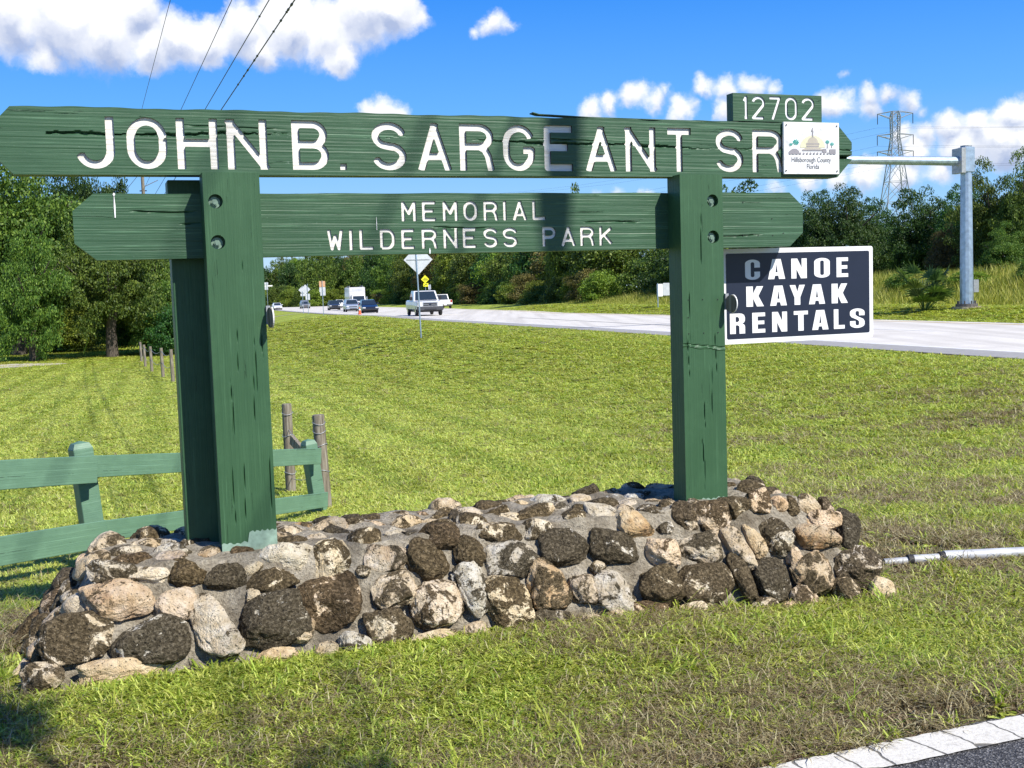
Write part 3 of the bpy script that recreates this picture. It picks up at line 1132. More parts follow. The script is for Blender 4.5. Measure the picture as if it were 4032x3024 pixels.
for row in (LET2, LET3):
    zT = np.mean([L((a + b) / 2, c / 1.508, Y2)[1] for _, a, b, c, d in row]); zB = np.mean([L((a + b) / 2, d / 1.508, Y2)[1] for _, a, b, c, d in row])
    for ch, a, b, c, d in row:
        ym = (c + d) / 2 / 1.508
        gl.append(Glyph(ch, L(a, ym, Y2)[0], L(b, ym, Y2)[0], zB, zT, .0078))
xl, cl = L(288, 880, Y2)[0], L(366, 758, Y2)[0]
cr, xr = L(3108, 758, Y2)[0], L(3161, 860, Y2)[0]
xs = np.unique(np.concatenate([np.linspace(xl, cl, 24), np.arange(cl, .35, .008), np.arange(.35, 1.95, .0036), np.arange(1.95, cr, .008), np.linspace(cr, xr, 20)]))
xs = xs[np.concatenate([[True], np.diff(xs) > 1e-4])]
zlo, zhi = profile(xs, xl, cl, xr, cr, zb2, zt2, .067)
zhi = zhi + .0012 * np.sin(xs * 13)


def disp2(x, z):
    d = .0005 * frac_noise(x, z, 2, 100, 4) + .0007 * frac_noise(x, z, 4, 350, 5)
    for (zc, x0, x1) in ((zb2 + .118, 1.02, 1.32), (zb2 + .135, 1.78, 2.1), (zb2 + .20, -.3, .0), (zb2 + .06, 2.5, 2.8), (zb2 + .15, -.1, .02)):
        d = d + .012 * np.clip(1 - np.abs(z - zc - .004 * np.sin(x * 14)) / .0035, 0, 1) * smooth(x0, x0 + .05, x) * (1 - smooth(x1 - .08, x1, x))
    return d


mid_board = carved_board('lower_board', sign, [M['board'], M['routed']], Y2, .088, xs, zlo, zhi, 78, gl, .0019, disp2, .007, M['letter'])

# number block
gl = [(ch, 2688 + a / 1.508, 2688 + b / 1.508, c, d) for ch, a, b, c, d in
      [('1', 352, 398, 562, 704), ('2', 413, 491, 572, 708), ('7', 510, 585, 573, 710), ('0', 610, 683, 573, 713), ('2', 708, 784, 575, 714)]]
zT = np.mean([L(a, c / 1.508, Y1)[1] for _, a, b, c, d in gl]); zB = np.mean([L(a, d / 1.508, Y1)[1] for _, a, b, c, d in gl])
gg = [Glyph(ch, L(a, (c + d) / 3.016, Y1)[0], L(b, (c + d) / 3.016, Y1)[0], zB, zT, .0075) for ch, a, b, c, d in gl]
xa, xb = L(2887, 420, Y1)[0], L(3236, 420, Y1)[0]
xs = np.arange(xa, xb + .001, .0035)
zlo = np.full(len(xs), zt1 + .004); zhi = np.full(len(xs), .9425 + ZE) - .002 * np.abs(xs - xa)
number_block = carved_board('number_block', sign, [M['board'], M['routed']], Y1 + .002, .06, xs, zlo, zhi, 40, gg, .0018,
                            lambda x, z: .0012 * frac_noise(x, z, 3, 90, 8), .006, M['vinyl'], letter_name='digit')

# front posts with counterbored bolts
ZP0 = -.30
for X0, name, bolts, seed in ((0.0, 'front_post', [(1280, 1195, 1, 43), (1295, 1438, 1, 43)], 21), (S_, 'front_post', [(178, 1192, 3, 33), (182, 1407, 3, 34)], 22)):
    xs = np.linspace(X0, X0 + W_, 72)
    nz = 330
    ds = []
    bl = []
    for bx, by, zc, br in bolts:
        px_ = bx / 1.508 + (2688 if zc == 3 else 0); py_ = by / 1.508
        x_, z_ = L(px_, py_, 0.0)
        r_ = (L(px_ + br / 1.508, py_, 0)[0] - x_)
        ds.append(Disc(x_, z_, r_)); bl.append((x_, z_, r_))
    r0 = np.random.default_rng(seed)
    cracks = [(X0 + W_ * r0.uniform(.08, .95), r0.uniform(ZP0 + .3, zpt - .3), r0.uniform(.05, .16), r0.uniform(.0010, .0014)) for _ in range(9)]

    def dispp(x, z):
        d = .0005 * frac_noise(x, z, 130, 2, seed + 5)
        for cx, cz, ln, wd in cracks:
            xc = cx + .004 * np.sin(z * 9 + cx * 40) - .012 * (z - cz)
            d = d + .008 * np.clip(1.3 - np.abs(x - xc) / wd, 0, 1) * smooth(cz - ln, cz - ln * .6, z) * (1 - smooth(cz + ln * .6, cz + ln, z))
        if seed == 22:      # horizontal scar across the right post
            zz = .78 - .12 * (x - X0)
            d = d - .005 * np.clip(1 - np.abs(z - zz + .003 * np.sin(x * 60)) / .005, 0, 1) + .006 * np.clip(1 - np.abs(z - zz - .009) / .004, 0, 1)
        return d
    zlo = np.full(len(xs), ZP0); zhi = np.full(len(xs), zpt)
    fp = carved_board(name, sign, [M['post'], M['post']], 0.0, Y2 - .0015, xs, zlo, zhi, nz, ds, .0025, dispp, .028, None, keep_floor=True)
    for x_, z_, r_ in bl:
        mb = MB()
        mb.tube([(x_ - .003, .028, z_ - .004), (x_ - .003, .022, z_ - .004)], r_ * .82, 20)
        mb.tube([(x_ - .003, .022, z_ - .004), (x_ - .003, .010, z_ - .004)], r_ * .50, 6, smooth=False)
        mb.tube([(x_ - .003, .010, z_ - .004), (x_ - .003, .006, z_ - .004)], r_ * .30, 10)
        mb.build('bolt', M['bolt'], sign)
# unpainted primer band at the foot of each post front (a stencil-thin skin of old paint)
for X0, hl, hr in ((0.0, .055, .10), (S_, .035, .03)):
    mb = MB()
    vs = []
    n_ = 30
    for i in range(n_ + 1):
        x_ = X0 + W_ * i / n_
        top = (.03 + hl + .004 * math.sin(i * 1.7) + .003 * math.sin(i * .6) if i < 15 or X0 > 0 else .03 + hr + .005 * math.sin(i * 2.3 + 1)) - .052
        vs += [(x_, -.004, -.12), (x_, -.004, top)]
    mb.add(vs, [(2 * i, 2 * i + 2, 2 * i + 3, 2 * i + 1) for i in range(n_)])
    o = mb.build('bare_paint_patch', M['primer'], sign)
# rear posts, stepped outwards behind the boards
for X0 in (-.128, S_ + .128):
    mb = MB()
    mb.box(X0, X0 + W_, Y2 + .090, Y2 + .225, ZP0, zb1 - .006, bev=.004)
    mb.build('rear_post', M['post'], sign)
# splinter lifting off the top edge, white scrape on the lower board, nails
mb = MB()
x0s = L(2100, 452, Y1)[0]
pts = [(x0s, zt1 + .024), (x0s + .03, zt1 + .016), (x0s + .30, zt1 + .007), (x0s + .85, zt1 + .0015)]
for i in range(3):
    (xa, za), (xb, zb_) = pts[i], pts[i + 1]
    mb.add([(xa, Y1 + .002, za - .004), (xb, Y1 + .002, zb_ - .004), (xb, Y1 + .002, zb_), (xa, Y1 + .002, za), (xa, Y1 + .05, za - .004), (xb, Y1 + .05, zb_ - .004), (xb, Y1 + .05, zb_), (xa, Y1 + .05, za)],
           [(0, 1, 2, 3), (7, 6, 5, 4), (3, 2, 6, 7), (4, 5, 1, 0), (0, 3, 7, 4)])
mb.build('splinter', M['board'], sign)
for (cx, cz, hh, ww) in ((L(450, 790, Y2)[0], L(450, 815, Y2)[1], .045, .0035), (L(450, 790, Y2)[0], L(450, 765, Y2)[1], .006, .005), (L(1692, 985, Y2)[0], L(1692, 988, Y2)[1], .013, .0035), (L(1482, 870, Y2)[0], L(1482, 880, Y2)[1], .03, .0013)):
    vs = [(cx - ww * .3, Y2 - .0035, cz + hh), (cx - ww, Y2 - .0035, cz), (cx - ww * .7, Y2 - .0035, cz - hh), (cx + ww * .5, Y2 - .0035, cz - hh), (cx + ww, Y2 - .0035, cz + hh * .1), (cx + ww * .2, Y2 - .0035, cz + hh)]
    mb = MB(); mb.add(vs, [(0, 1, 2, 3, 4, 5)])
    mb.build('paint_scrape', M['vinyl'], sign)
mb = MB()
for (px_, py_, yy) in ((2925, 797, Y2), (3039, 861, Y2), (2985, 927, Y2), (3042, 927, Y2), (2926, 928, Y2), (3084, 918, Y2), (2710, 1181, 0), (2766, 1179, 0), (2825, 1179, 0), (2710, 1250, 0), (2712, 1314, 0), (2771, 1311, 0), (2827, 1309, 0)):
    x_, z_ = L(px_, py_, yy)
    mb.tube([(x_, yy + .004, z_), (x_, yy - .003, z_)], .0028, 6)
mb.build('nail_heads', M['dark'], sign)['kind'] = 'stuff'

# round reflector seen edge-on at the right side of each post
for X0, py_ in ((0.0, 1250), (S_, 1196)):
    xc = X0 + W_ + .012; zc = L(1067 if X0 == 0 else 2867, py_, -.047)[1]
    ref = props(bpy.data.objects.new('reflector', None), None); C.objects.link(ref); ref.parent = sign
    mb = MB(); mb.tube([(xc - .004, -.047, zc), (xc + .004, -.0455, zc)], .043, 24, smooth=False); a_ = mb.build('reflector_disc', M['round_post'], ref)
    mb = MB()
    n_ = 24
    for i in range(n_):
        t0, t1 = 2 * math.pi * i / n_, 2 * math.pi * (i + 1) / n_
        for r1, r2 in ((.038, .045),):
            mb.add([(xc + .004, -.047 + r1 * math.cos(t0), zc + r1 * math.sin(t0)), (xc + .004, -.047 + r1 * math.cos(t1), zc + r1 * math.sin(t1)),
                    (xc + .004, -.047 + r2 * math.cos(t1), zc + r2 * math.sin(t1)), (xc + .004, -.047 + r2 * math.cos(t0), zc + r2 * math.sin(t0)),
                    (xc + .009, -.047 + r1 * math.cos(t0), zc + r1 * math.sin(t0)), (xc + .009, -.047 + r1 * math.cos(t1), zc + r1 * math.sin(t1)),
                    (xc + .009, -.047 + r2 * math.cos(t1), zc + r2 * math.sin(t1)), (xc + .009, -.047 + r2 * math.cos(t0), zc + r2 * math.sin(t0))],
                   [(0, 1, 2, 3), (7, 6, 5, 4), (0, 4, 5, 1), (3, 2, 6, 7)])
    mb.build('reflector_rim', M['white'], ref)
    mb = MB(); mb.box(xc - .012, xc + .006, -.012, .02, zc - .03, zc + .05); mb.build('bracket', M['galv_post'], ref)

# county plate
cx0, cx1 = L(3086, 580, .056)[0], L(3304, 580, .056)[0]
cz0, cz1 = L(3195, 686, .056)[1], L(3195, 482, .056)[1]


def plate_mat():
    t = NT('county_plate_white')
    v = t.mapping()
    n = t.noise(v, 16, 5, .6)
    c = t.ramp(n, [(.3, (.55, .55, .55)), (.42, (.76, .77, .77)), (.6, (.82, .82, .82))])
    return t.set(c, .45)


county = props(bpy.data.objects.new('county_plate', None)); C.objects.link(county); county.parent = sign
mb = MB(); mb.box(cx0, cx1, .055, .068, cz0, cz1, bev=.0015); mb.build('plate', plate_mat(), county)
M['ink_text'] = plain('grey_lettering', (.13, .13, .14), .6); M['ink_grey'] = plain('grey_print', (.26, .25, .27), .6); M['ink_tan'] = plain('tan_print', (.44, .40, .33), .6)
M['ink_sun'] = plain('pale_yellow_print', (.66, .64, .44), .6); M['ink_teal'] = plain('teal_print', (.02, .30, .26), .6)
yq = .0535


def zs(x, y):   # zoom5 image coordinates (1659 px = 400 photo px) to plate coordinates
    return L(3000 + x / 4.1475, 350 + y / 4.1475, yq)


def poly(name, pts, mat, dy=0.0):
    mb_ = MB(); q = [zs(*p) for p in pts]
    mb_.add([(x, yq - dy, z) for x, z in q], [tuple(range(len(q)))])
    return mb_.build(name, mat, county)


poly('sun_print', [(830 + 205 * math.cos(t), 960 - 200 * math.sin(t)) for t in np.linspace(0, math.pi, 24)], M['ink_sun'])
poly('dome_print', [(730 + 0, 880)] + [(830 + 85 * math.cos(t), 880 - 95 * math.sin(t)) for t in np.linspace(math.pi, 0, 16)] + [(930, 880), (940, 900), (925, 960), (1000, 985), (1000, 1005), (660, 1005), (660, 985), (735, 960), (720, 900)], M['ink_tan'], .0004)
mb = MB()
for q in ([(815, 790), (822, 690), (800, 700), (828, 620), (835, 700), (840, 790)],
          [(722, 905), (722, 893), (938, 893), (938, 905)], [(722, 945), (722, 935), (930, 935), (930, 945)],
          [(650, 1012), (650, 998), (860, 990), (1000, 998), (1000, 1012)],
          [(440, 1065), (440, 1020), (500, 975), (560, 975), (610, 1015), (610, 1065)], [(1100, 1065), (1100, 985), (1205, 985), (1205, 1065)],
          [(985, 1035), (990, 980), (1050, 975), (1060, 1040)]):
    p = [zs(*k) for k in q]; mb.add([(x, yq - .0008, z) for x, z in p], [tuple(range(len(p)))])
for k in range(14):
    x_ = 445 + k * 56
    if 850 < x_ < 860: continue
    p = [zs(*k2) for k2 in ((x_, 1072), (x_, 1045), (x_ + 14, 1032), (x_ + 28, 1045), (x_ + 28, 1072))]
    mb.add([(x, yq - .0012, z) for x, z in p], [tuple(range(5))])
mb.build('building_print', M['ink_grey'], county)['kind'] = 'stuff'
for (cx, cy, rr) in ((555, 870, 60), (475, 905, 32), (1070, 865, 40), (1145, 900, 38)):
    mb = MB()
    for k in range(9):
        t = 2 * math.pi * k / 9
        p = [zs(cx, cy), zs(cx + rr * math.cos(t - .25) * .7, cy + rr * math.sin(t - .25) * .6), zs(cx + rr * math.cos(t), cy + rr * math.sin(t) * .9), zs(cx + rr * math.cos(t + .25) * .7, cy + rr * math.sin(t + .25) * .6)]
        mb.add([(x, yq - .0006 - k * .0001, z) for x, z in p], [(0, 1, 2, 3)])
    mb.build('palm_print', M['ink_teal'], county)
mb = MB()
for (x_, y0_, y1_) in ((1070, 880, 970), (1140, 920, 965)):
    p = [zs(x_ - 8, y1_), zs(x_ - 5, y0_), zs(x_ + 5, y0_), zs(x_ + 8, y1_)]; mb.add([(x, yq - .0004, z) for x, z in p], [(0, 1, 2, 3)])
mb.build('palm_trunk_print', M['ink_grey'], county)['kind'] = 'stuff'


def text_obj(s, x, z, size, mat, parent, y, width):
    cu = bpy.data.curves.new('lettering', 'FONT')
    cu.body = s; cu.size = size; cu.align_x = 'CENTER'; cu.resolution_u = 3
    o = bpy.data.objects.new('tmp', cu); C.objects.link(o)
    bpy.context.view_layer.update()
    dg = bpy.context.evaluated_depsgraph_get()
    me_ = bpy.data.meshes.new_from_object(o.evaluated_get(dg))
    bpy.data.objects.remove(o)
    xc_ = [v.co.x for v in me_.vertices]; xs_ = width / (max(xc_) - min(xc_))
    me_.transform(Matrix.Translation((x, y, z)) @ Matrix.Rotation(R(90), 4, 'X') @ Matrix.Scale(xs_, 4, (1, 0, 0)))
    return link('lettering', me_, parent, mat)


x_, z_ = zs(808, 1195); text_obj('Hillsborough County', x_, z_, .0370, M['ink_text'], county, yq - .0005, .236)
x_, z_ = zs(835, 1305); text_obj('Florida', x_, z_, .0370, M['ink_text'], county, yq - .0005, .074)
for p in ((398, 588), (1220, 608), (396, 1334), (1228, 1342)):
    x_, z_ = zs(*p); mb = MB(); mb.tube([(x_, .055, z_), (x_, .050, z_)], .0035, 8); mb.build('screw', M['dark'], county)

# ------------------------------------------------------------------ canoe sign
YC = .29
rz = L(3439, 1327, YC)
ax0, ax1 = 2.63 - PX + PX - 0.0, 0
ax1 = L(3437, 1150, YC)[0]; ax0 = L(2843, 1150, YC)[0]
az1 = (L(3434, 968, YC)[1] + L(2844, 981, YC)[1]) / 2; az0 = (L(3440, 1327, YC)[1] + L(2860, 1356, YC)[1]) / 2
canoe = empty('rental_sign', (sx, sy, BASEZ), 'dark navy rental sign with white border and bold white capitals beside the right post', 'sign', rz=YAW)


def rrect(x0, x1, z0, z1, r, n=5):
    p = []
    for cx, cz, a in ((x1 - r, z1 - r, 0), (x0 + r, z1 - r, 90), (x0 + r, z0 + r, 180), (x1 - r, z0 + r, 270)):
        for k in range(n + 1):
            t = R(a + 90 * k / n); p.append((cx + r * math.cos(t), cz + r * math.sin(t)))
    return p


mb = MB(); mb.prism(rrect(ax0, ax1, az0, az1, .012), YC, YC + .004); mb.build('panel', M['vinyl'], canoe)
bw = .025
mb = MB(); mb.prism(rrect(ax0 + bw, ax1 - bw * .95, az0 + bw * 1.05, az1 - bw, .010), YC - .0012, YC - .0002); mb.build('navy_field', M['navy'], canoe)
ROWS = [[('C', 818, 962, 305, 498), ('A', 1040, 1205, 298, 490), ('N', 1265, 1415, 290, 482), ('O', 1487, 1638, 280, 475), ('E', 1703, 1815, 275, 465)],
        [('K', 830, 1000, 565, 758), ('A', 1060, 1222, 553, 748), ('Y', 1250, 1398, 545, 738), ('A', 1435, 1592, 537, 728), ('K', 1655, 1812, 528, 718)],
        [('R', 672, 818, 827, 1018), ('E', 888, 1013, 817, 1007), ('N', 1080, 1225, 803, 998), ('T', 1290, 1427, 797, 988), ('A', 1467, 1625, 785, 980), ('L', 1677, 1782, 780, 970), ('S', 1833, 1975, 768, 962)]]
def ar(cx, cy, rx, ry, a0, a1, n=6): return arc(cx, cy, rx, ry, a0, a1, n)


BG = {
    'C': ([(1, .60)] + ar(.5, .80, .5, .20, 0, 180, 14) + ar(.5, .20, .5, .20, 180, 360, 14) + [(1, .40), (.62, .40)] + ar(.5, .20, .12, .07, 0, -180) + ar(.5, .80, .12, .07, 180, 0) + [(.62, .60)], None),
    'O': (ar(.5, .80, .5, .20, 0, 180, 14) + ar(.5, .20, .5, .20, 180, 360, 14), ar(.5, .80, .12, .07, 0, 180) + ar(.5, .20, .12, .07, 180, 360)),
    'A': ([(0, 0), (.36, 0), (.405, .17), (.595, .17), (.64, 0), (1, 0), (.75, 1), (.25, 1)], [(.44, .34), (.56, .34), (.50, .76)]),
    'N': ([(0, 0), (.33, 0), (.33, .47), (.62, 0), (1, 0), (1, 1), (.67, 1), (.67, .54), (.39, 1), (0, 1)], None),
    'E': ([(0, 0), (1, 0), (1, .19), (.42, .19), (.42, .42), (.93, .42), (.93, .60), (.42, .60), (.42, .81), (1, .81), (1, 1), (0, 1)], None),
    'K': ([(0, 0), (.38, 0), (.38, .40), (.60, 0), (1, 0), (.69, .52), (.97, 1), (.59, 1), (.38, .64), (.38, 1), (0, 1)], None),
    'Y': ([(.31, 0), (.69, 0), (.69, .38), (1, 1), (.63, 1), (.5, .66), (.37, 1), (0, 1), (.31, .38)], None),
    'R': ([(0, 0), (.38, 0), (.38, .42), (.52, .42), (.62, .36), (.62, 0), (1, 0), (1, .33), (.96, .43), (.82, .50), (.95, .56), (1, .66), (1, .80), (.94, .92), (.80, .985), (.62, 1), (0, 1)],
          [(.38, .58), (.52, .58), (.61, .64), (.61, .76), (.53, .83), (.38, .83)]),
    'T': ([(.31, 0), (.69, 0), (.69, .81), (1, .81), (1, 1), (0, 1), (0, .81), (.31, .81)], None),
    'L': ([(0, 0), (1, 0), (1, .19), (.42, .19), (.42, 1), (0, 1)], None),
    'S': ([(1, .64)] + ar(.5, .80, .5, .20, 0, 180, 14) + [(0, .68), (.10, .56), (.50, .42), (.62, .34)] + ar(.5, .20, .12, .07, 0, -180) + [(.38, .36), (0, .36)] + ar(.5, .20, .5, .20, 180, 360, 14)
          + [(1, .34), (.90, .46), (.50, .60), (.38, .68)] + ar(.5, .80, .12, .07, 180, 0) + [(.62, .64)], None),
}
from mathutils.geometry import tessellate_polygon
for row in ROWS:
    zt_ = np.mean([L(2600 + (a + b) / 2 / 2.458, 900 + c / 2.458, YC)[1] for _, a, b, c, d in row])
    zb_ = np.mean([L(2600 + (a + b) / 2 / 2.458, 900 + d / 2.458, YC)[1] for _, a, b, c, d in row])
    for ch, a, b, c, d in row:
        ym = 900 + (c + d) / 2 / 2.458
        x0, x1 = L(2600 + a / 2.458, ym, YC)[0], L(2600 + b / 2.458, ym, YC)[0]
        outer, hole = BG[ch]
        loops = [[Vector((x0 + u * (x1 - x0), YC - .0022, zb_ + v * (zt_ - zb_))) for u, v in lp] for lp in ([outer] + ([hole] if hole else []))]
        flat = [p for lp in loops for p in lp]
        tris = tessellate_polygon([[Vector((p.x, p.z, 0)) for p in lp] for lp in loops])
        mb = MB(); mb.add(flat, tris); mb.build('letter', M['vinyl'], canoe)
for z_ in (az1 - .12, az0 + .08):
    mb = MB(); mb.box(ax0 - .03, ax0 + .12, YC + .006, YC + .03, z_, z_ + .04); mb.build('mounting_bracket', M['galv_post'], canoe)

# ------------------------------------------------------------------ stone wall
wall = empty('stone_wall', (sx, sy, 0), 'low battered wall of rough dark and cream fieldstones set in mortar under the park sign', 'wall', rz=YAW)
TOPZ = .466
# frustum corner data (local x, y): base at z=-.12, top at TOPZ
bx0, bx1, by0, by1, bz = -.90, 3.13, -.52, .90, -.05
tx0, tx1, ty0, ty1 = -.50, 2.80, -.11, .50


def plane_pts(a, b, c):
    a, b, c = map(Vector, (a, b, c)); n = (b - a).cross(c - a).normalized(); return n, n.dot(a)


B = [(bx0, by0, bz), (bx1, by0, bz), (bx1, by1, bz), (bx0, by1, bz)]
T_ = [(tx0, ty0, TOPZ), (tx1, ty0, TOPZ), (tx1, ty1, TOPZ), (tx0, ty1, TOPZ)]
PL = [plane_pts(T_[0], T_[1], T_[2]), plane_pts(B[0], B[1], T_[1]), plane_pts(B[1], B[2], T_[2]), plane_pts(B[2], B[3], T_[3]), plane_pts(B[3], B[0], T_[0])]


def wall_hit(px, py):
    d = ray(px, py)
    c, s = math.cos(YAW), math.sin(YAW)
    o = Vector((-PX, -PY, EYE)); d = Vector((d[0] * c + d[1] * s, -d[0] * s + d[1] * c, d[2]))
    t0, pl = -1, None
    t1 = 99
    for k, (n, q) in enumerate(PL):
        den = n.dot(d)
        if abs(den) < 1e-9: continue
        t = (q - n.dot(o)) / den
        if den < 0:
            if t > t0: t0, pl = t, k
        else: t1 = min(t1, t)
    p = o + d * t0
    return p, PL[pl][0], t0, pl, t0 <= t1


# mortar core: displaced faces of the frustum
def mortar():
    V, Fc = [], []
    def patch(a, b, c, d, nu, nv):
        base = len(V)
        a, b, c, d = map(np.array, (a, b, c, d))
        for i in range(nu + 1):
            for j in range(nv + 1):
                u, v = i / nu, j / nv
                V.append((a * (1 - u) + b * u) * (1 - v) + (d * (1 - u) + c * u) * v)
        for i in range(nu):
            for j in range(nv):
                k = base + i * (nv + 1) + j
                Fc.append((k, k + nv + 1, k + nv + 2, k + 1))
    B2 = [(bx0 - .09, by0 - .08, bz - .25), (bx1 + .09, by0 - .08, bz - .25), (bx1 + .09, by1 + .08, bz - .25), (bx0 - .09, by1 + .08, bz - .25)]
    # continue the batter below ground
    patch(B2[0], B2[1], T_[1], T_[0], 150, 30); patch(B2[1], B2[2], T_[2], T_[1], 40, 30); patch(B2[2], B2[3], T_[3], T_[2], 150, 20); patch(B2[3], B2[0], T_[0], T_[3], 40, 30)
    patch(T_[0], T_[1], T_[2], T_[3], 150, 24)
    V_ = np.array(V)
    s = V_
    n = (np.sin(s[:, 0] * 17 + 3 * np.sin(s[:, 2] * 13)) * np.sin(s[:, 2] * 19 + 2 * np.sin(s[:, 1] * 11 + s[:, 0] * 7)) + .6 * np.sin(s[:, 0] * 41 + s[:, 2] * 37) * np.sin(s[:, 1] * 39 + s[:, 2] * 23 + 1))
    cen = np.array([1.15, .2, .1]); dirn = (s - cen) * np.array([.12, 1, .9]); dirn /= np.linalg.norm(dirn, axis=1)[:, None]
    V_ = V_ + dirn * (n * .013 + .006)[:, None]
    me_ = np_mesh('mortar', V_, Fc, True)
    bm = bmesh.new(); bm.from_mesh(me_); bmesh.ops.remove_doubles(bm, verts=bm.verts, dist=.003); bmesh.ops.recalc_face_normals(bm, faces=bm.faces); bm.to_mesh(me_); bm.free()
    return link('mortar', me_, wall, M['mortar'])


mortar()

# stones
bm = bmesh.new(); bmesh.ops.create_icosphere(bm, subdivisions=5, radius=1)
bm.verts.ensure_lookup_table()
ICO_V = np.array([v.co for v in bm.verts]); ICO_F = np.array([[v.index for v in f.verts] for f in bm.faces]); bm.free()
bm = bmesh.new(); bmesh.ops.create_icosphere(bm, subdivisions=3, radius=1)
ICO3_V = np.array([v.co for v in bm.verts]); ICO3_F = np.array([[v.index for v in f.verts] for f in bm.faces]); bm.free()


def rock(seed, hi=True):
    r = np.random.default_rng(seed)
    D_ = ICO_V if hi else ICO3_V
    K = 12
    n = r.normal(size=(K, 3)); n[:, 2] *= .9; n /= np.linalg.norm(n, axis=1)[:, None]
    d = r.uniform(.62, .98, K)
    dots = D_ @ n.T
    rr = np.where(dots > .05, d / np.maximum(dots, .05), 9)
    k = 30.0
    rad_ = -np.log(np.exp(-k * rr).sum(1) + np.exp(-k * 1.12)) / k
    V = D_ * rad_[:, None]
    amp = [(2.6, .085), (5.5, .05), (12, .032), (25, .02)] + ([(46, .012)] if hi else [])
    disp = np.zeros(len(V))
    for f, a in amp:
        q = 0
        for _ in range(5):
            k_ = r.normal(size=3); k_ /= np.linalg.norm(k_)
            q = q + np.sin(V @ k_ * f * r.uniform(.7, 1.4) + r.uniform(0, 6.28) + 1.3 * np.sin(V @ r.normal(size=3) * f * .5))
        disp += a * (1 - np.abs(q) * .55)
    # a few pockets
    for _ in range(r.integers(2, 7)):
        c = r.normal(size=3); c[2] = abs(c[2]); c /= np.linalg.norm(c)
        dd = np.linalg.norm(D_ - c, axis=1); sz = r.uniform(.12, .32)
        disp -= r.uniform(.04, .12) * np.exp(-(dd / sz) ** 2 * 2.2)
    V = V + D_ * disp[:, None]
    V[:, 0] = V[:, 0] - (V[:, 0].max() + V[:, 0].min()) / 2; V[:, 1] = V[:, 1] - (V[:, 1].max() + V[:, 1].min()) / 2
    V[:, 0] /= np.abs(V[:, 0]).max(); V[:, 1] /= np.abs(V[:, 1]).max()
    # squarer outline
    V[:, :2] = np.sign(V[:, :2]) * np.abs(V[:, :2]) ** .80
    return V, (ICO_F if hi else ICO3_F)


ZA = lambda x, y: (x / 1.476, 1900 + y / 1.476)
ZBm = lambda x, y: (1344 + x / 1.476, 1900 + y / 1.476)
ZC = lambda x, y: (2688 + x / 1.476, 1900 + y / 1.476)
SA = [(620, 365, 210, 120, 0, .45, .3), (650, 520, 260, 130, 8, .68, .3), (480, 500, 90, 130, 0, .7, .2), (840, 362, 190, 70, 0, .6, .5), (1140, 355, 180, 85, 0, .7, 0),
      (990, 450, 180, 100, 10, .22, .55), (850, 530, 230, 90, 12, .28, .1), (1090, 530, 225, 150, 18, .95, 0), (1250, 400, 190, 75, 0, .4, .8), (1400, 400, 135, 120, 0, .92, 0),
      (1310, 552, 215, 150, 0, .80, .1), (1475, 505, 110, 60, -20, .55, 0), (1570, 572, 285, 140, -4, .80, .1), (680, 680, 390, 225, 10, .33, .75), (415, 665, 140, 120, 0, .6, .5),
      (350, 725, 105, 120, 0, .9, 0), (1020, 710, 225, 175, 0, .14, .35), (1240, 840, 210, 370, -18, .42, .35), (1590, 790, 370, 290, -12, .85, .05), (430, 905, 370, 280, 10, .62, .15),
      (870, 925, 400, 250, -6, .78, .1), (245, 1135, 220, 170, 0, .55, .3), (700, 1090, 420, 130, -4, .2, .5), (1600, 1005, 230, 80, 0, .25, .6), (1750, 850, 150, 140, 0, .35, .7),
      (1590, 322, 200, 80, 15, .5, .8), (1665, 430, 290, 150, 10, .25, .0), (1840, 325, 120, 120, 0, .25, .7), (1730, 252, 160, 60, 0, .45, 1.0), (1925, 445, 200, 210, 0, .42, 0),
      (1915, 680, 340, 310, 0, .72, .05), (1880, 235, 130, 60, 0, .6, 0), (1480, 660, 90, 100, 0, .3, .2)]
